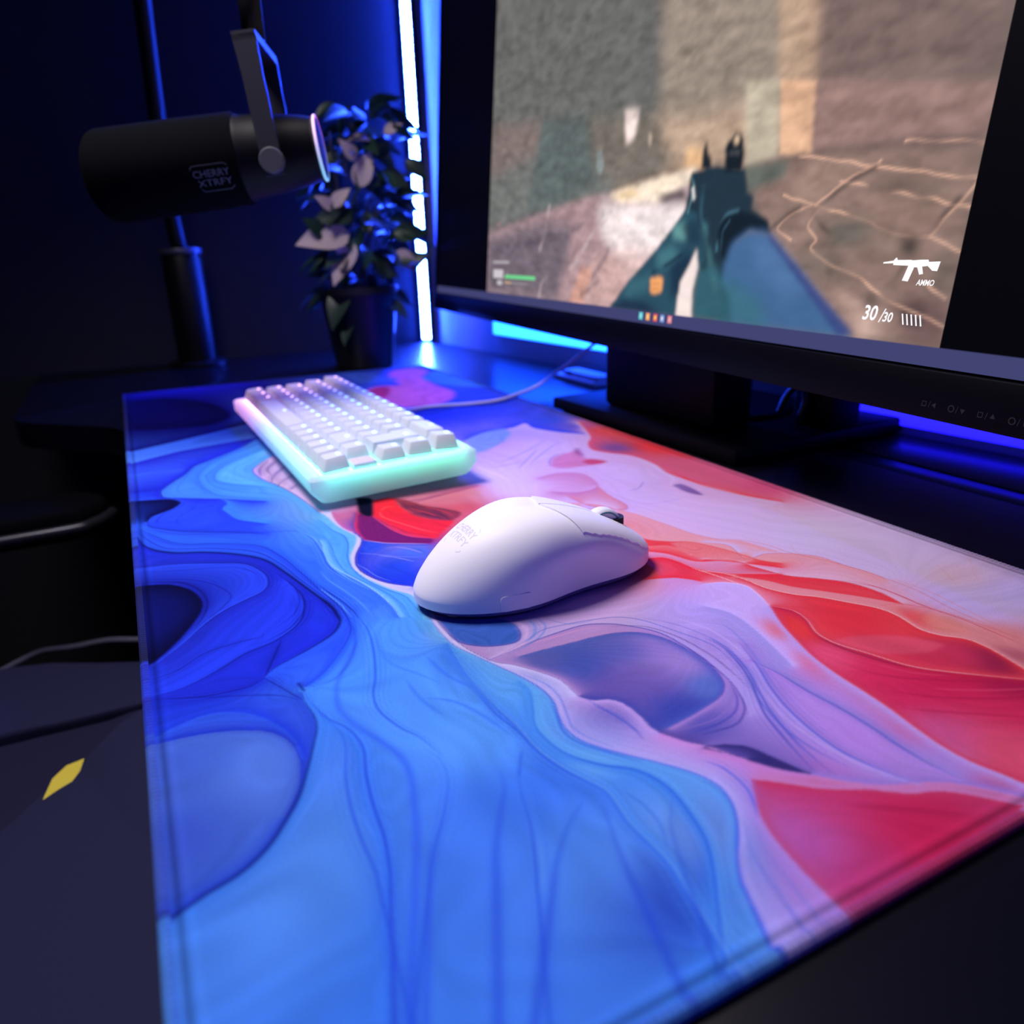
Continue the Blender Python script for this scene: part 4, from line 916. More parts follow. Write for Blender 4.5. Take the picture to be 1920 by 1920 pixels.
# ------------------------------------------------------------------ mouse
mo = empty('computer_mouse', (697, 169, .3), (0, 0, R(0)))
tag(mo, 'smooth white wireless mouse with a scroll wheel lying on the mat', 'mouse')
MZ0 = 5.0
def m_outline(a):
    """plan outline: a = angle from +x (right side) counter-clockwise to +y (front)"""
    c, s = math.cos(a), math.sin(a)
    ly = 61 if s > 0 else 59
    e = 2.2 if s > 0 else 2.02
    wx = 30.5+1.6*(-s if s < 0 else -.9*s)
    r = (abs(c/wx)**e+abs(s/ly)**e)**(-1/e)
    x, y = r*c, r*s
    # narrow the waist ahead of the middle
    x *= 1-.03*math.exp(-((y-14)/22)**2)
    return x, y
HC = (0, -11)
def m_point(a, t):
    """t 0..1 from the lower edge up to the crown"""
    bx, by = m_outline(a); s = math.sin(a)
    fr = max(0, s)**2; re = max(0, -s)**1.6; sd = max(0, 1-fr-re)
    ze = 9*fr+8*re+7*sd                      # height of the lower edge of the dome
    def hollow(y, z):
        k = min(1, max(0, (27-z)/16)); k = k*k*(3-2*k); return 1-.165*k*math.exp(-((y-15)/27)**2)
    if t < .08: return bx*hollow(by, 4+(ze-4)*t/.08), by, 4+(ze-4)*t/.08
    tt = (t-.08)/.92
    p = 1.75*fr+1.9*re+3.6*sd; q_ = 1.2*fr+1.32*re+2.7*sd
    g = math.cos(tt*math.pi/2)**.8
    z = ze+(39.5-ze)*(1-g**p)**(1/q_)
    x = HC[0]+(bx-HC[0])*g; y = HC[1]+(by-HC[1])*g
    # hollow flanks below the shoulder, deepest ahead of the middle
    x *= hollow(y, z)
    return x, y, z
na, ntt = 96, 46
rings = []
for k_ in range(ntt): rings.append([m_point(2*math.pi*k/na, k_/ntt) for k in range(na)])
V = [p for r in rings for p in r]+[(HC[0], HC[1], 39.5)]
F = [(i*na+j, i*na+(j+1) % na, (i+1)*na+(j+1) % na, (i+1)*na+j) for i in range(ntt-1) for j in range(na)]+[((ntt-1)*na+j, (ntt-1)*na+(j+1) % na, ntt*na) for j in range(na)]
shell = obj('top_shell', V, F, M_WHITE, mo, True)
bvh = BVHTree.FromPolygons([Vector(v) for v in V], F)
def mz(x, y):
    h = bvh.ray_cast(Vector((x, y, 100)), Vector((0, 0, -1)))
    return h[0].z if h[0] is not None else None
# base: undercut lower shell, feet
brs = [[m_point(2*math.pi*k/na, 0) for k in range(na)]]
for f, z in ((.975, 3.2), (.93, 1.2), (.9, .8)): brs.append([(m_point(2*math.pi*k/na, 0)[0]*f, m_point(2*math.pi*k/na, 0)[1]*f, z) for k in range(na)])
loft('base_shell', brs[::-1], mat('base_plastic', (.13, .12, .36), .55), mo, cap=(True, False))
for fy in (-44, 46): prism('glide_foot', rrect(-14, 14, fy-5, fy+5, 4), -.2, .9, mat('glide_white', (.7, .7, .7), .3), mo)
# the two buttons: thin plates that follow the shell, with a seam round them
def button(sgn):
    nu, nv = 26, 34; V = []; F = []
    for i in range(nu+1):
        f = i/nu
        for j in range(nv+1):
            g = j/nv
            y1 = 57.6
            # seam: starts at the crown beside the wheel slot and sweeps out to the shoulder
            y0 = 3+9*(f**1.7)
            y = y0+(y1-y0)*g
            # half-width of the plate at this y: just inside the shell's shoulder
            hw = 0; zp = mz(0, y)
            for k in range(1, 60):
                zz = mz(sgn*k*.5, y)
                if zz is None or zp is None or zp-zz > .62: break
                hw = k*.5; zp = zz
            x = .55+(max(hw, .6)-.55)*f
            zz = mz(sgn*x, y)
            if zz is None: zz = V[-1][2]
            V.append((sgn*x, y, zz+.75))
    n = nv+1
    for i in range(nu):
        for j in range(nv): q_ = (i*n+j, (i+1)*n+j, (i+1)*n+j+1, i*n+j+1); F.append(q_ if sgn > 0 else q_[::-1])
    # skirt
    loop = [i*n for i in range(nu+1)]+[nu*n+j for j in range(1, n)]+[i*n+n-1 for i in range(nu-1, -1, -1)]+[j for j in range(n-2, 0, -1)]
    b0 = len(V)
    for k in loop: x, y, z = V[k]; V.append((x*.995, y, z-1.6))
    L_ = len(loop)
    for k in range(L_): q_ = (loop[k], b0+k, b0+(k+1) % L_, loop[(k+1) % L_]); F.append(q_[::-1] if sgn > 0 else q_)
    o = obj('button', V, F, M_WHITE, mo, True); o.data.set_sharp_from_angle(angle=R(45)); return o
button(1); button(-1)
# wheel with rubber tyre, hub and slot
wy, wz = 37, mz(0, 37)-6.2
prism('wheel_slot', rrect(-4.6, 4.6, wy-12, wy+12, 4.4), mz(0, 39)-6, mz(0, 39)-.4, M_BLACKM, mo)
ty = lathe('wheel_tyre', [(5.4, -3.4), (9.2, -3.4), (10.0, -2.7), (10.3, -1.5), (10.35, 0), (10.3, 1.5), (10.0, 2.7), (9.2, 3.4), (5.4, 3.4), (5.4, -3.4)], mat('tyre_white', (.74, .74, .78), .6), mo, n=48, loc=(0, wy, wz), rot=(0, R(90), 0), cap=(False, False))
lathe('wheel_rim', [(5.5, -2.9), (9.0, -3.55), (9.05, 3.55), (5.5, 2.9)], mat('rim_teal', (.04, .26, .30), .35), ty, n=40, cap=(False, False))
lathe('wheel_hub', [(.6, -3.0), (5.5, -2.4), (5.5, 2.4), (.6, 3.0)], M_BLACK, ty, n=24)
# small panel low on the right flank
V = []; F = []
def flank(y, z):
    h = bvh.ray_cast(Vector((80, y, z)), Vector((-1, 0, 0))); return h[0].x if h[0] is not None else 25
pan = rrect(-31, -16.5, 4.1, 11, 2, 3)
k = len(pan)
V = [(flank(y, max(z, 5.6))+.5, y, z) for y, z in pan]+[(flank(y, max(z, 5.6))-1, y, z) for y, z in pan]
F = [tuple(range(k))]+[(i, k+i, k+(i+1) % k, (i+1) % k) for i in range(k)]
obj('side_panel', V, F, M_WHITE, mo)
# faint maker's mark on the back of the shell
M_FAINT = mat('faint_grey_print', (.60, .585, .63), .5)
def wrap_mouse(Vt, cx, cy, ang):
    c, s = math.cos(ang), math.sin(ang); o_ = []
    for x, y, z in Vt:
        X, Y = cx+c*x-s*y, cy+s*x+c*y; zz = mz(X, Y); o_.append((X, Y, (zz if zz is not None else 20)+.06))
    return o_
def logo_shapes(size):
    """two words inside an open bracket frame, drawn flat"""
    V, F = [], []
    def add(v, f):
        k = len(V); V.extend(v); F.extend([tuple(i+k for i in p) for p in f])
    v, f = text_mesh('CHERRY', size, bold=.012*size); add([(x*1.02, y+.47*size, 0) for x, y, z in v], f)
    v, f = text_mesh('XTRFY', size); add([(x*1.2+.15*size, y-.47*size, 0) for x, y, z in v], f)
    t = .06*size
    def bar(x0, y0, x1, y1):
        d = math.hypot(x1-x0, y1-y0); nx_, ny_ = -(y1-y0)/d*t/2, (x1-x0)/d*t/2
        add([(x0+nx_, y0+ny_, 0), (x0-nx_, y0-ny_, 0), (x1-nx_, y1-ny_, 0), (x1+nx_, y1+ny_, 0)], [(0, 1, 2, 3)])
    S = size
    bar(-2.0*S, .98*S, -2.0*S, 1.15*S); bar(-2.0*S, 1.15*S, -1.75*S, 1.35*S); bar(-1.75*S, 1.35*S, 1.5*S, 1.35*S); bar(1.5*S, 1.35*S, 1.85*S, 1.1*S)
    bar(-1.5*S, -1.0*S, -1.2*S, -1.35*S); bar(-1.2*S, -1.35*S, 1.6*S, -1.35*S); bar(1.6*S, -1.35*S, 1.95*S, -1.1*S); bar(1.95*S, -1.1*S, 1.95*S, -.95*S)
    return V, F
V, F = logo_shapes(4.6)
lo = obj('logo', wrap_mouse(V, 0, -36, R(0)), F, M_FAINT, mo); lo['label'] = 'faint grey maker\'s mark'

# ------------------------------------------------------------------ monitor
mon = empty('monitor', (468, 470, -3))
tag(mon, 'wide black monitor showing a first-person shooter game on a flat stand', 'monitor')
MO = Vector((173.15, 393.46, 102.46)); myaw, mt = -.09146925, .0817326
MU = Vector((math.cos(myaw), math.sin(myaw), 0)); mn0 = Vector((math.sin(myaw), -math.cos(myaw), 0))
MV = math.cos(mt)*Vector((0, 0, 1))-math.sin(mt)*mn0; MN = MU.cross(MV)
MROOT = Vector((468, 470, -3))
def ms(u, v, w_=0): return MO+u*MU+v*MV+w_*MN-MROOT
def mbox(name, u0, u1, v0, v1, w0, w1, m, parent=None, bev=0):
    bm = bmesh.new()
    vs = [bm.verts.new(ms(u, v, w_)*MM) for w_ in (w0, w1) for u, v in ((u0, v0), (u1, v0), (u1, v1), (u0, v1))]
    for f in ((3, 2, 1, 0), (4, 5, 6, 7), (0, 1, 5, 4), (1, 2, 6, 5), (2, 3, 7, 6), (3, 0, 4, 7)): bm.faces.new([vs[i] for i in f])
    if bev: bmesh.ops.bevel(bm, geom=list(bm.edges), offset=bev*MM, segments=2, affect='EDGES', profile=.5)
    o = from_bm(name, bm, m, parent or mon, angle=35 if bev else None)
    return o
U0, U1, V0, V1 = -202.0, 796.0, -9.0, 400.0
M_HOUSE = mat('monitor_housing', (.0016, .0016, .004), .45, spec=.08, bump=.08, nscale=900)
mbox('housing', U0-6, U1+6, -30, V1+8, -34, -1.2, M_HOUSE, bev=4)
mbox('chin', U0-6, U1+6, -31.5, V0-1.0, -1.3, 2.4, M_HOUSE, bev=.8)
mbox('bezel', U0-6, U0-.4, V0-1.0, V1+8, -1.3, 1.6, M_HOUSE, bev=.5)
mbox('bezel', U1+.4, U1+6, V0-1.0, V1+8, -1.3, 1.6, M_HOUSE, bev=.5)
mbox('bezel', U0-.4, U1+.4, V1+.4, V1+8, -1.3, 1.6, M_HOUSE, bev=.5)
us = np.concatenate([np.linspace(U0, -.6, 12), np.linspace(0, 594, 520), np.linspace(594.6, U1, 12)]); vs_ = np.concatenate([[V0, -.7], np.linspace(0, 250, 250), np.linspace(256, V1, 20)])
def paint_screen(us, vs):
    X, Y = np.meshgrid(us, vs, indexing='ij'); nx, ny = X.shape
    A = np.zeros((nx, ny, 3), np.float32)
    base = np.array([.16, .13, .12], np.float32)
    A[:] = base
    lo, hi = 12, nx-12
    du, dv = 594/519, 250/249
    n1 = vnoise(X+Y*.5, Y*2.2, 11, 12)+.6*vnoise(X-Y*.3, Y*2, 12, 5.5)+.25*vnoise(X, Y, 13, 2.4)
    n2 = vnoise(X*.45+Y*1.0, Y*1.1-X*.25, 14, 7)
    tx = (n1/2.0-.5)*.75+(n2-.5)*.35
    for k, (pts, col, f, al) in enumerate(SCR_POLYS):
        P = np.asarray(pts, float).reshape(-1, 2)
        m = blur(poly_mask(P, us, vs), max(1, round(f/du/2)), max(1, round(f/dv/2)))*al
        gun = k >= SCR_GUN
        A = A*(1-m[..., None])+m[..., None]*lin_np(col)*(1+(tx*(.2 if gun else .8)))[..., None]
    for pts, col, wd, al in SCR_LINES:
        P = spline_np(pts, .6); P = P+np.stack([vnoise(P[:, 0], P[:, 1], 31, 9)-.5, vnoise(P[:, 0], P[:, 1], 32, 9)-.5], 1)*1.8; Q = P[inb(P, us, vs)]
        if not len(Q): continue
        M_ = np.zeros((nx, ny), np.float32); a, b = to_idx(Q, us, vs); ia = np.rint(a).astype(int); ib = np.rint(b).astype(int)
        sg = max(wd*.5, .6); r = int(np.ceil(2.2*sg))
        for di in range(-r, r+1):
            for dj in range(-r, r+1):
                aa = np.clip(ia+di, 0, nx-1); bb = np.clip(ib+dj, 0, ny-1)
                np.maximum.at(M_, (aa, bb), np.exp(-((us[aa]-Q[:, 0])**2+(vs[bb]-Q[:, 1])**2)/(2*sg*sg)))
        M_ *= al*np.clip(-.15+1.7*vnoise(X, Y, 21, 10), 0, 1)
        A = A*(1-M_[..., None])+M_[..., None]*lin_np(col)*(1+.4*tx)[..., None]
    A[X < -.3] = lin_np((3, 3, 10)); A[X > 594.3] = lin_np((3, 3, 8))
    A[Y < -.3] = lin_np((62, 64, 108))
    return np.clip(A, 0, 1)
SCOL = paint_screen(us, vs_)
UU, VV = np.meshgrid(us, vs_, indexing='ij')
SV = np.array(MO-MROOT)[None, :]+UU.reshape(-1, 1)*np.array(MU)+VV.reshape(-1, 1)*np.array(MV)
scr = link('screen', grid_mesh('screen', SV, len(us), len(vs_), SCOL), attr_mat('screen_picture', .45, emission=1.1, spec=.03), mon)
scr['label'] = 'lit screen with a rifle sighted over stone paving'
M_HUD = mat('display_white', (.02, .02, .02), .5, emit=(1, .97, 1), strength=1.0)
def on_screen(name, V, F, m, w_=.25): return obj(name, [ms(u, v, w_) for u, v in V], F, m, scr)
def hud_text(s, size, u, v, sx=1, shear=.25, bold=.0):
    V, F = text_mesh(s, size, bold=bold, align='LEFT', shear=shear); on_screen('display_text', [(u+x*sx, v+y) for x, y, z in V], F, M_HUD)
hud_text('30', 9.6, 547.6, 11.8, .92, .18, .22)
hud_text('/', 9.0, 558.2, 11.0, .8, .3, .1)
hud_text('30', 6.2, 560.2, 10.6, .92, .18, .14)
hud_text('AMMO', 3.6, 575.4, 26.9, .84, .22, .08)
for k in range(5):
    u = 570.9+k*2.42
    on_screen('ammo_mark', [(u, 12.9), (u+.75, 13.0), (u+2.3, 8.1), (u+1.5, 8.0)], [(0, 3, 2, 1)], M_HUD)
gun = [(554.7, 35.0), (560.6, 35.2), (560.6, 34.4), (569.2, 34.2), (567.2, 27.6), (570.6, 27.3), (572.6, 33.6), (574.2, 33.5), (576.0, 30.4), (578.0, 30.8), (576.8, 33.9), (579.6, 34.2), (582.4, 32.2), (585.0, 32.1), (585.8, 36.2), (579.8, 36.0), (579.4, 36.9), (575.6, 36.9), (571.4, 36.6), (570.0, 36.8), (562.6, 36.7), (562.2, 37.7), (561.5, 37.7), (560.4, 36.4), (554.7, 35.7)]
on_screen('rifle_symbol', gun, [tuple(range(len(gun)))], M_HUD)
def quad(name, u0, u1, v0, v1, col, k=1.0):
    m = mat('display_'+name, (.02, .02, .02), .5, emit=lin(col), strength=k); on_screen(name, [(u0, v0), (u1, v0), (u1, v1), (u0, v1)], [(0, 1, 2, 3)], m)
quad('health_bar', 56, 137, 15.9, 19.4, (108, 218, 142)); quad('status_box', 20, 50, 15.5, 24.5, (206, 198, 204)); quad('status_box', 33, 48, 8.5, 13.2, (196, 190, 200))
quad('armour_bar', 56, 75, 10.8, 12.4, (220, 180, 130)); quad('armour_bar', 76, 118, 11.0, 12.3, (150, 146, 156)); quad('name_line', 18, 66, 30.8, 33.4, (178, 172, 176))
for u, c1, c2 in ((340, (96, 206, 214), (150, 230, 230)), (349.8, (240, 160, 90), (255, 210, 130)), (360, (226, 90, 80), (250, 210, 90)), (369.1, (120, 150, 210), (220, 225, 240)), (378.7, (226, 130, 140), (240, 180, 180))):
    quad('taskbar_icon', u-2.6, u+2.6, -6.4, -1.2, c1); 
    m = mat('display_icon_core', (.02, .02, .02), .5, emit=lin(c2), strength=1); on_screen('taskbar_icon_core', [(u-1.3, -4.9), (u+1.3, -4.9), (u+1.3, -2.6), (u-1.3, -2.6)], [(0, 1, 2, 3)], m, .35)
# symbols printed on the chin
M_PRT = mat('grey_symbol_print', (.022, .022, .032), .6, spec=.1)
def sym(V, F): obj('button_symbol', [ms(u, v, 2.46) for u, v in V], F, M_PRT, mon)
def ringsym(u, v, r0, r1, n=20, sq=False):
    V = []; 
    for r_ in (r0, r1):
        for k in range(n): a_ = 2*math.pi*(k+.5*(n == 4))/n; V.append((u+r_*math.cos(a_), v+r_*math.sin(a_)))
    sym(V, [(k, n+k, n+(k+1) % n, (k+1) % n) for k in range(n)])
def tri(u, v, r_, a0): sym([(u+r_*math.cos(a0+2*math.pi*k/3), v+r_*math.sin(a0+2*math.pi*k/3)) for k in range(3)], [(0, 1, 2)])
def slash(u, v): sym([(u-.5, v-1.5), (u-.2, v-1.5), (u+.5, v+1.5), (u+.2, v+1.5)], [(0, 1, 2, 3)])
ringsym(594.6, -25, 1.2, 1.7, 4); slash(597.4, -25); tri(599.9, -25, 1.4, math.pi)
ringsym(608.4, -25, 1.1, 1.6); slash(611.2, -25); tri(613.9, -25, 1.4, -math.pi/2)
ringsym(622.2, -25, 1.2, 1.7, 4); slash(625, -25); tri(627.8, -25, 1.4, math.pi/2)
ringsym(636.2, -25, 1.1, 1.6); slash(639, -25); tri(641.8, -25, 1.4, 0)
# stand
def st(p): return tuple(Vector(p)-MROOT)
SL = tuple(-MROOT)
bp = [(347, 379), (595, 386), (588, 577), (341, 569)]
prism('stand_base', bp, -1.5, 10, M_HOUSE, mon, bev=2.5, loc=SL)
prism('base_pad', [(355, 388), (586, 394), (580, 568), (350, 560)], -3, -1.4, M_RUBBER, mon, loc=SL)
prism('stand_column', [(404, 402), (543, 409), (541, 452), (402, 445)], 10, 250, M_HOUSE, mon, bev=4, loc=SL)
prism('stand_rib', [(556, 480), (592, 481), (591, 516), (555, 515)], 10, 62, M_HOUSE, mon, bev=3, loc=SL)
prism('swivel_disc', [(472+62*math.cos(2*math.pi*k/36), 480+62*math.sin(2*math.pi*k/36)) for k in range(36)], 10, 14, M_HOUSE, mon, bev=1, loc=SL)
ca, cb = ms(300, 120, -34), ms(300, 120, -60)
mbox('mount_block', 250, 360, 60, 190, -62, -33.5, M_HOUSE, bev=4)
tube('cable_loop', [st(p) for p in ((552, 470, 20), (556, 473, 34), (566, 474, 42), (575, 472, 34), (573, 470, 20))], 2.6, M_BLACK, mon, n=8)

# hub and power brick glowing in the strip light behind the stand
hub = empty('usb_hub', (222, 492, -3))
tag(hub, 'pale flat hub lying on the desk left of the monitor stand', 'hub')
M_HUB = mat('pale_plastic', (.62, .62, .66), .4)
prism('hub_body', rrect(-46, 46, -15, 15, 3), 0, 5, M_HUB, hub, bev=1.2)
prism('hub_lid', rrect(-30, 46, -10, 13, 3), 5, 11, M_HUB, hub, bev=1.2)
prism('port', rect(-20, -8, -10.6, -9.6), 6.4, 9.6, M_BLACK, hub)

# ------------------------------------------------------------------ light strips
LEDC = (.016, .055, 1.0)
M_DIODE = mat('blue_diode', (.3, .3, .3), .5, emit=LEDC, strength=900)
M_STRIP = mat('strip_tape', (.5, .5, .55), .5)
led = empty('led_strip', (-279, 484, -3), (0, 0, R(62)))
tag(led, 'vertical blue light strip running up the room corner behind the plant', 'light strip')
prism('tape', rect(-7, 7, 1.2, 2.4), 2, 900, M_STRIP, led)
prism('strip_baffle', rect(7.2, 8.2, -4, 2.4), 2, 900, M_GREY, led)  # flange added to keep the strip's light off the back wall
prism('strip_baffle', rect(-8.2, -7.2, -1, 2.4), 2, 900, M_GREY, led)
dm = None
zz = 10
while zz < 890:
    if dm is None:
        o = prism('diode', rrect(-6, 6, -4.3, 4.3, .8), 0, 1.0, M_DIODE, led, loc=(0, 1.2, zz), rot=(R(90), 0, 0)); dm = o.data
    else: o = link('diode', dm, None, led, loc=(0, 1.2, zz), rot=(R(90), 0, 0))
    zz += 11
wang = math.atan(.0829)
hs = empty('led_strip', (0, wall_y(0)-3.2, -3), (0, 0, wang))
tag(hs, 'short horizontal blue light strip low on the wall behind the monitor', 'light strip')
M_DIODE2 = mat('blue_diode_soft', (.3, .3, .3), .5, emit=(.004, .055, 1.0), strength=24)
prism('tape', rect(-70, 330, 1.0, 2.2), 27, 53, M_STRIP, hs)
dm = None
x = -64
while x < 326:
    if dm is None: o = prism('diode', rrect(-4.7, 4.7, -11, 11, 1), 0, 1.2, M_DIODE2, hs, loc=(x, 1.0, 40), rot=(R(90), 0, 0)); dm = o.data
    else: o = link('diode', dm, None, hs, loc=(x, 1.0, 40), rot=(R(90), 0, 0))
    x += 10
h2 = empty('led_strip', (600, wall_y(600)-3.2, -3), (0, 0, wang))  # added glowing bar in place of the blue-lit stretch of wall
tag(h2, 'added glowing blue bar standing in for lit wall right of the monitor stand', 'light strip')
prism('tape', rect(-60, 700, 1.6, 2.6), 5, 19, M_STRIP, h2)
M_WALLGLOW = mat('blue_wall_glow', (.3, .3, .3), .5, emit=(.010, .006, 1), strength=3.4)
prism('wall_glow_bar', rect(-60, 700, -1.5, 1.6), 6.5, 17.5, M_WALLGLOW, h2, bev=1.2)
for x in (-62, 702): prism('end_cap', rect(x-2, x+2, -2, 2.6), 5.5, 18.5, M_BLACK, h2, bev=.6)

# ------------------------------------------------------------------ plant
pl = empty('potted_plant', (-72, 312, -3))
tag(pl, 'bushy potted plant with dark and pale pink-white leaves beside the light strip', 'plant')
lathe('pot', [(38, 0), (40, 1), (52, 96), (54, 98), (54, 108), (51, 108), (50, 100), (48, 98)], mat('pot_black', (.006, .006, .010), .4), pl, n=48, cap=(True, False))
lathe('soil', [(49.4, 96), (30, 99), (2, 100)], mat('soil', (.02, .014, .01), .95, bump=.8, nscale=300), pl, n=32, cap=(False, True))
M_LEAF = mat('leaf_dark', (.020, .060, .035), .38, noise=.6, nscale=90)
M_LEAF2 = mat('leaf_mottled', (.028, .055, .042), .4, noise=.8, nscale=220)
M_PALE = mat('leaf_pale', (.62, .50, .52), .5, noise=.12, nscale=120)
M_STEM = mat('plant_stem', (.05, .05, .03), .6)
random.seed(7)
leafmesh = {}
def leaf_mesh(kind, var):
    k = (kind, var)
    if k in leafmesh: return leafmesh[k]
    rnd = random.Random(hash(k) % 1000+var*17)
    L_, W_ = 1.0, .24+.05*rnd.random(); n = 8; V = []; F = []
    bend = .15+.25*rnd.random(); fold = .35
    for i in range(n+1):
        t = i/n; w_ = W_*math.sin(math.pi*min(1, t**.8))**.9*(1-.25*t) if 0 < t < 1 else 0.004
        zc = -bend*t*t; 
        for s_ in (-1, -.5, 0, .5, 1): V.append((t*L_, s_*w_, zc+abs(s_)*w_*fold))
    for i in range(n):
        for j in range(4): F.append((i*5+j, (i+1)*5+j, (i+1)*5+j+1, i*5+j+1))
    nb = len(V); V += [(x_, y_, z_-.012) for x_, y_, z_ in V]
    F += [tuple(nb+i for i in f)[::-1] for f in F[:]]
    m = {'d': M_LEAF, 'm': M_LEAF2, 'p': M_PALE}[kind]
    me = bpy.data.meshes.new('leaf'); me.from_pydata([tuple(c for c in v) for v in V], [], F); me.polygons.foreach_set('use_smooth', [True]*len(F)); me.materials.append(m)
    leafmesh[k] = me
    return me
def leaf(base, tip, kind, size=None, roll=0, var=0, face=False):
    base, tip = Vector(base), Vector(tip); d = tip-base; ln_ = d.length
    o = bpy.data.objects.new('leaf', leaf_mesh(kind, var)); COL.objects.link(o); o.parent = pl
    o.location = (base-Vector((-72, 312, -3)))*MM
    o.rotation_mode = 'QUATERNION'
    if face:                                   # blade turned towards the open side of the room
        X_ = d.normalized(); Z_ = Vector((.75, -.35, .55)); Z_ = (Z_-X_*Z_.dot(X_)).normalized(); Y_ = Z_.cross(X_)
        qt = Matrix((X_, Y_, Z_)).transposed().to_quaternion()
    else: qt = d.to_track_quat('X', 'Z')
    o.rotation_quaternion = qt @ Matrix.Rotation(roll, 3, 'X').to_quaternion()
    k = ln_*MM*(size or 1); o.scale = (k, k*(1.25 if face else 1), k)
    return o
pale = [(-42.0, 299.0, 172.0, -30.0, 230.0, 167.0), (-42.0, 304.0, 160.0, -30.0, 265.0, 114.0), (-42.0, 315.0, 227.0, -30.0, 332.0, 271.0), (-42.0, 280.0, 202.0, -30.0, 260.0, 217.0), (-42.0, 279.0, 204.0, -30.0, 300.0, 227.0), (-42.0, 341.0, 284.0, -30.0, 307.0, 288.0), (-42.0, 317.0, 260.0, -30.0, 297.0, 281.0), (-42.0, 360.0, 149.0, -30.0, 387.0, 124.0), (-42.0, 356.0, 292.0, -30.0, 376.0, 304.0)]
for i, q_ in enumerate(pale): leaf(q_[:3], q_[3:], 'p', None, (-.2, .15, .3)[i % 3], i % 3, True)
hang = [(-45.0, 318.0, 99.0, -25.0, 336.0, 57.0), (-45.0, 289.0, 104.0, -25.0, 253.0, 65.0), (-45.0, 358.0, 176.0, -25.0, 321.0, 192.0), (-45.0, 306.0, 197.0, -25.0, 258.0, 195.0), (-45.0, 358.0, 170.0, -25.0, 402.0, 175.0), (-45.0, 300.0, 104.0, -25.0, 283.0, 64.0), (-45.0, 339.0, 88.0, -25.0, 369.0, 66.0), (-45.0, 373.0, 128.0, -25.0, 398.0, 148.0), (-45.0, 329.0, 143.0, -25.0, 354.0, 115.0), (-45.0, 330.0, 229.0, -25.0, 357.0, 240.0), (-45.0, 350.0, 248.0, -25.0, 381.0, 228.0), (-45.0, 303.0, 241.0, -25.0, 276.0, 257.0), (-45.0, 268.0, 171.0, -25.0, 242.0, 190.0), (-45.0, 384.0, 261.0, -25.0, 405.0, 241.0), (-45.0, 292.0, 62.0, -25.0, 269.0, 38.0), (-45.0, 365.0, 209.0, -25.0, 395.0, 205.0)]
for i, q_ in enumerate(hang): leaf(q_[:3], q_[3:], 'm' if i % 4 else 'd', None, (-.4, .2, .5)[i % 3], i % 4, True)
cx_, cy_ = -78, 322
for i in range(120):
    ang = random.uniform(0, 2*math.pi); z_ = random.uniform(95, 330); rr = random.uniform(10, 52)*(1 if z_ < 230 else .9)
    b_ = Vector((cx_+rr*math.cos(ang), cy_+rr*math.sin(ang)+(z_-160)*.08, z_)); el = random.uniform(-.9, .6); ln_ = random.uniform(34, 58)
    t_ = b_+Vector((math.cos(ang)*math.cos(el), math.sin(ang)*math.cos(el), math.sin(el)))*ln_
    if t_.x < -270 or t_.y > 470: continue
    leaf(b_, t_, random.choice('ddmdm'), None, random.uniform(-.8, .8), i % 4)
for i in range(9):
    a_ = 2*math.pi*i/9; e_ = (18*math.cos(a_)*1.6, 12+22*math.sin(a_)*1.5, 200+14*i)
    tube('stem', [(10*math.cos(a_), 10*math.sin(a_), 95), (16*math.cos(a_+.4), 16*math.sin(a_+.4), 150), e_], lambda t: 2.4-1.2*t, M_STEM, pl, n=6, sm=5)

# ------------------------------------------------------------------ microphone on its arm
mic = empty('microphone', (330, 105, 190))
tag(mic, 'black broadcast microphone with a thin glowing ring, hanging from an arm above the desk', 'microphone')
A0 = Vector(MIC_A); A1 = Vector(MIC_B); ax = (A1-A0).normalized(); MR = Vector((330, 105, 190))
mlen = (A1-A0).length
e1 = ax.cross(Vector((0, 0, 1))).normalized(); e2 = e1.cross(ax)     # e1: sideways, e2: up
if e1.dot(Vector((1, 0, 0))) < 0: e1 = -e1
def mp(s_, r_, a_): return A0+ax*s_+r_*(math.cos(a_)*e1+math.sin(a_)*e2)-MR
def mlathe(name, prof, m, n=56, cap=(True, True)):
    return loft(name, [[mp(s_, r_, 2*math.pi*k/n) for k in range(n)] for s_, r_ in prof], m, mic, cap=cap, angle=40)
FR = MIC_R
M_FOAM = mat('mic_grille', (.0016, .002, .0035), .95, spec=.05, bump=.8, nscale=700)
cap_prof = [(FR*.5*(1-math.cos(t_)), FR*math.sin(t_)**.7) for t_ in [math.pi/2*k/10 for k in range(1, 11)]]
fl = mlen*.66
mlathe('grille', [(0, 1)]+cap_prof+[(fl*.6, FR), (fl-2, FR*.985), (fl, FR*.96)], M_FOAM)
mlathe('body', [(fl-.5, FR*.93), (fl+1, FR*.93), (fl+3, FR*.9), (mlen*.8, FR*.84), (mlen*.93, FR*.74), (mlen-4, FR*.68)], mat('mic_body_black', (.002, .002, .004), .5, spec=.12))
rg = mlathe('ring_seat', [(mlen-4.2, FR*.66), (mlen-2, FR*.68), (mlen, FR*.64), (mlen+.5, FR*.4), (mlen+.6, 2)], M_BLACKM)
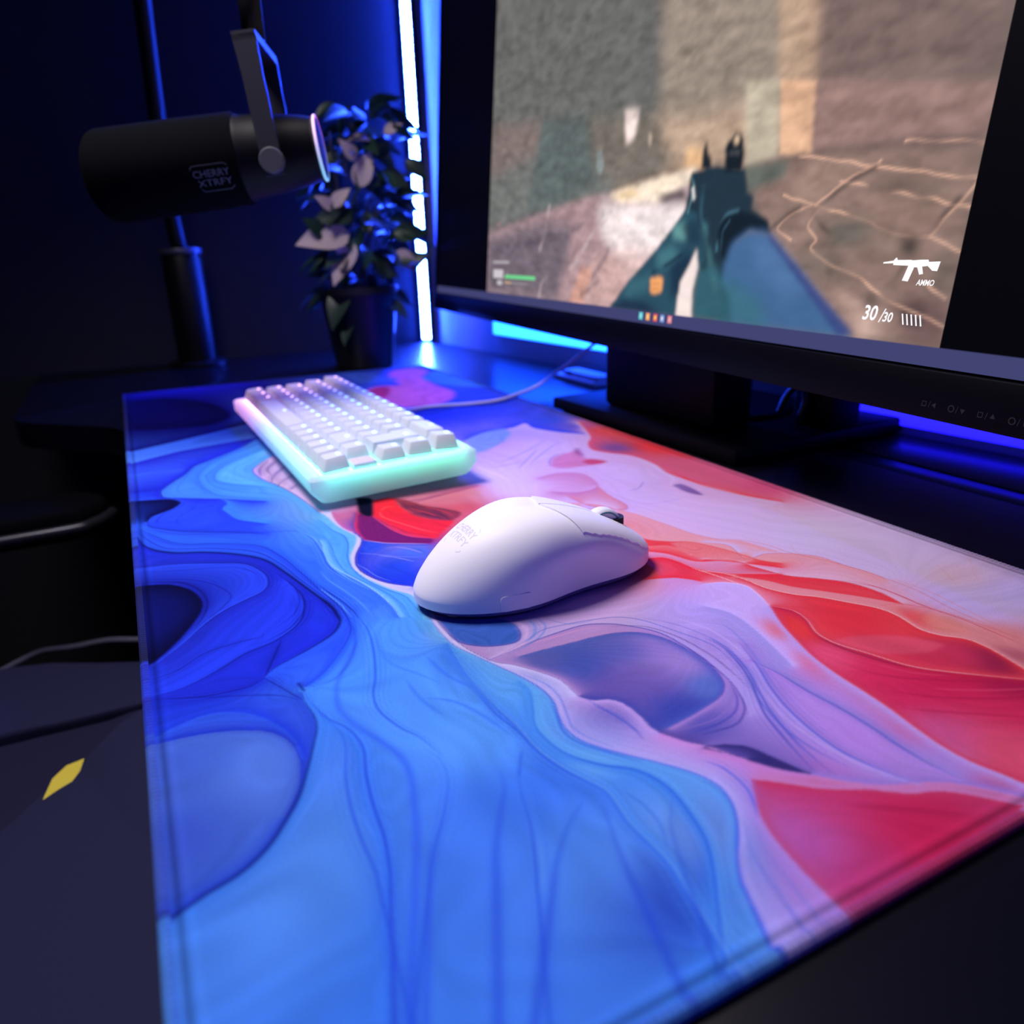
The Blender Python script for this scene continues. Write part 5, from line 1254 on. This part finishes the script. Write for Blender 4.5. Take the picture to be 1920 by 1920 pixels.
# the glowing ring
m = bpy.data.materials.new('ring_light'); m.use_nodes = True; nt = m.node_tree; b = nt.nodes['Principled BSDF']
tc = nt.nodes.new('ShaderNodeTexCoord'); sp = nt.nodes.new('ShaderNodeSeparateXYZ'); nt.links.new(tc.outputs['Object'], sp.inputs[0])
mr_ = nt.nodes.new('ShaderNodeMapRange'); zc = (A1-MR).z*MM; mr_.inputs[1].default_value = zc-.018; mr_.inputs[2].default_value = zc+.018; nt.links.new(sp.outputs['Z'], mr_.inputs[0])
cr = nt.nodes.new('ShaderNodeValToRGB'); nt.links.new(mr_.outputs[0], cr.inputs[0]); el = cr.color_ramp.elements
el[0].color = (.12, .55, .75, 1); el[1].color = (.85, .12, .75, 1); e_ = el.new(.45); e_.color = (.55, .45, .85, 1)
nt.links.new(cr.outputs[0], b.inputs['Emission Color']); b.inputs['Emission Strength'].default_value = .8
n = 64
rr_ = [[mp(mlen-1.0+1.1*math.cos(2*math.pi*j/8), FR*.68+1.1*math.sin(2*math.pi*j/8), 2*math.pi*k/n) for j in range(8)] for k in range(n)]; rr_.append(rr_[0])
loft('ring_light', rr_, m, mic, cap=(False, False))
# yoke and thumb screw on the camera side
M_YOKE = mat('yoke_metal', (.022, .022, .032), .5, metal=.2)
ys_ = fl+26
def yk(s_, side, h): return A0+ax*s_+side*e1+h*e2-MR
for sgn in (1, -1):
    rings = []
    for h, w2 in ((-18, 6), (-8, 7), (20, 7), (46, 7), (70, 8)):
        c_ = FR+3.5
        rings.append([yk(ys_-w2, sgn*c_, h), yk(ys_+w2, sgn*c_, h), yk(ys_+w2, sgn*(c_+4), h), yk(ys_-w2, sgn*(c_+4), h)])
    loft('yoke_arm', rings, M_YOKE, mic, smooth=False)
rings = [[yk(ys_-8, s_, 66), yk(ys_+8, s_, 66), yk(ys_+8, s_, 72), yk(ys_-8, s_, 72)] for s_ in (-(FR+7.5), -10, 10, FR+7.5)]
loft('yoke_bridge', rings, M_YOKE, mic, smooth=False)
n = 28
loft('thumb_screw', [[yk(ys_+r_*math.cos(2*math.pi*k/n)+1, d_, -9+r_*math.sin(2*math.pi*k/n)) for k in range(n)] for d_, r_ in ((FR-2, 4), (FR+7, 4), (FR+7.5, 7.6), (FR+9, 8.6), (FR+14, 8.6), (FR+15.2, 7.8))], mat('knob_grey', (.05, .05, .065), .55), mic, angle=40)
# maker's mark on the grille
V, F = logo_shapes(6.8)
def wrap_mic(V):
    o_ = []
    for x, y, z in V:
        a_ = MIC_LOGO_A+y/FR; o_.append(mp(MIC_LOGO_S+x, FR+.25, a_))
    return o_
lo = obj('logo', wrap_mic(V), F, mat('logo_grey', (.10, .10, .14), .5), mic); lo['label'] = 'dim grey maker\'s mark on the grille'

arm = empty('microphone_stand', (-240, 105, -3))
tag(arm, 'black upright post with a jointed arm standing at the far end of the desk', 'arm')
lathe('post', [(26, 0), (27, 3), (27, 150), (25, 154), (24, 158), (24, 163), (22, 165)], M_BLACK, arm, n=36)
prism('desk_clamp', rrect(-34, 34, -34, 34, 5), -30, -26, M_STEEL, arm, bev=1) if False else None
lathe('collar', [(28.2, 156), (29, 157), (29, 163), (28.2, 164)], mat('collar_metal', (.10, .10, .13), .4, metal=.5), arm, n=36)
lathe('foot_plate', [(40, 0), (41, 1), (41, 5), (38, 7)], M_BLACK, arm, n=40)
top_y = (A0+ax*ys_+72*e2)
P0 = Vector((0, 0, 160)); pt = top_y-Vector((-240, 105, -3))
tube('arm_tube', [P0, P0+Vector((10, -4, 70)), P0+Vector((40, 0, 260)), P0+Vector((70, 6, 400))], 11, M_BLACK, arm, n=14)
tube('arm_tube', [P0+Vector((70, 6, 400)), P0+Vector((220, 20, 370)), pt+Vector((-120, 10, 120)), pt+Vector((0, 0, 60))], 10, M_BLACK, arm, n=14)
tube('arm_drop', [pt+Vector((0, 0, 62)), pt+Vector((0, 0, 3))], 8, M_BLACK, arm, n=14, sm=2)
bm = bmesh.new(); bmesh.ops.create_uvsphere(bm, u_segments=20, v_segments=12, radius=.018); bmesh.ops.translate(bm, verts=bm.verts, vec=(P0+Vector((70, 6, 400)))*MM); from_bm('arm_joint', bm, M_BLACK, arm, smooth=True)

# ------------------------------------------------------------------ chair
ch = empty('office_chair', (480, -330, -735))
tag(ch, 'dark padded gaming chair with a yellow accent pushed up to the desk', 'chair')
M_FAB = mat('chair_fabric', (.016, .017, .056), .85, spec=.15, noise=.15, nscale=500, bump=.35)
M_FAB2 = mat('chair_fabric_dark', (.0125, .012, .040), .85, spec=.15, noise=.15, nscale=500, bump=.35)
M_YEL = mat('chair_yellow', (.62, .50, .045), .7, bump=.2, nscale=800)
M_PAD = mat('armrest_pad', (.0015, .0015, .003), .8, spec=.04)
CLc = Vector((480, -330, -735))
def cl(p): return tuple(Vector(p)-CLc)
def pillow(name, outline, z0, z1, m, parent, crown=8, rnd=14, steps=5):
    """a stuffed panel: rounded edge and slightly crowned top"""
    cxx = sum(p[0] for p in outline)/len(outline); cyy = sum(p[1] for p in outline)/len(outline); rings = []
    def ring(ins, z):
        o_ = []
        for x, y in outline:
            d_ = math.hypot(x-cxx, y-cyy); f_ = max(0, (d_-ins)/d_); o_.append(cl((cxx+(x-cxx)*f_, cyy+(y-cyy)*f_, z)))
        return o_
    rings.append(ring(rnd*.6, z0)); rings.append(ring(0, z0+rnd*.5)); 
    for k in range(steps+1):
        a_ = math.pi/2*k/steps; rings.append(ring(rnd*(1-math.cos(a_)), z1-rnd+rnd*math.sin(a_)))
    mx = min(math.hypot(x-cxx, y-cyy) for x, y in outline)
    for f_ in (.3, .6, .85): rings.append(ring(rnd+(mx-rnd)*f_, z1+crown*math.sin(f_*math.pi/2)))
    return loft(name, rings, m, parent, cap=(True, True), angle=60)
def smooth_poly(P, n=5): return [tuple(v[:2]) for v in catmull([(x, y, 0) for x, y in P], n, True)]
# outer bolster (far side), centre panel with the accent between them
ZS = -200
bol = smooth_poly([(214, -600), (216, -300), (226, -130), (262, -53), (292, 10), (310, 70), (354, 70), (353, -50), (351, -90), (347, -128), (344, -300), (342, -600)], 3)
pillow('seat_bolster', bol, -290, ZS-4, M_FAB, ch, crown=2, rnd=5)
cen = smooth_poly([(347, -600), (350, -300), (352, -128), (356, -50), (360, 70), (700, 70), (704, -160), (706, -300), (706, -600)], 3)
pillow('seat_panel', cen, -290, ZS-10, M_FAB2, ch, crown=2, rnd=5)
fro = smooth_poly([(372, 70), (376, -10), (390, -28), (421, -45), (438, -64), (472, -88), (488, -112), (520, -170), (560, -300), (580, -600), (760, -600), (800, -420), (800, 40), (760, 70)], 3)
pillow('thigh_cushion', fro, -250, ZS+8, M_FAB, ch, crown=3, rnd=9)
acc = CHAIR_ACCENT
k = len(acc)
obj('yellow_accent', [cl((x, y, z)) for x, y, z in acc]+[cl((x, y, z-4)) for x, y, z in acc], [tuple(range(k))]+[(i, k+i, k+(i+1) % k, (i+1) % k) for i in range(k)], M_YEL, ch)
tube('piping', [cl(p) for p in ((212, -150, -216), (205, -129, -211), (196, -111, -210), (202, -83, -210), (204, -55, -210), (216, -31, -210), (230, 0, -212))], 3.2, mat('piping_fabric', (.07, .07, .12), .7), ch, n=8)
prism('seat_pan', rect(230, 790, -600, -60), -312, -286, M_STEEL, ch, bev=4, loc=tuple(-CLc))
for sx_ in (1,):
    pad = smooth_poly([(150, -300), (150, -80), (158, -44), (185, -28), (212, -44), (222, -80), (224, -300)])
    pillow('armrest_pad', pad, -96, -66, M_PAD, ch, crown=2, rnd=10)
    tube('armrest_trim', [cl(p) for p in ((225.5, -296, -84), (224, -80, -84), (214, -42, -84), (186, -25.5, -84))], 5.5, mat('armrest_trim_metal', (.02, .02, .028), .35, metal=.4), ch, n=10)
    prism('armrest_post', rect(168, 206, -230, -170), -310, -95, M_STEEL, ch, bev=4, loc=tuple(-CLc))
    prism('armrest_bracket', rect(168, 300, -225, -175), -322, -306, M_STEEL, ch, bev=3, loc=tuple(-CLc))
pad = smooth_poly([(800, -300), (800, -80), (810, -44), (836, -28), (862, -44), (872, -80), (874, -300)])
bk = []
for z_, y_, w_ in ((-200, -560, 200), (0, -590, 225), (250, -630, 240), (480, -665, 215), (560, -678, 150)):
    bk.append([cl((510+w_*math.cos(a_), y_+(45 if math.sin(a_) > 0 else 45)*math.sin(a_), z_)) for a_ in [2*math.pi*k/24 for k in range(24)]])
loft('backrest', bk, M_FAB, ch, angle=50)
lathe('gas_lift', [(28, 60), (28, 260), (18, 262), (18, 425)], M_STEEL, ch, n=24, loc=(30, -10, 0))
for k in range(5):
    a_ = 2*math.pi*k/5+.3; c_, s_ = math.cos(a_), math.sin(a_)
    tube('base_leg', [(30+20*c_, -10+20*s_, 95), (30+160*c_, -10+160*s_, 85), (30+300*c_, -10+300*s_, 62)], lambda t: 24-10*t, M_STEEL, ch, n=10, sm=4)
    lathe('caster', [(6, -11), (28, -11), (30, -8), (30, 8), (28, 11), (6, 11)], M_BLACKM, ch, n=20, loc=(30+300*c_, -10+300*s_, 30), rot=(R(90), 0, a_))
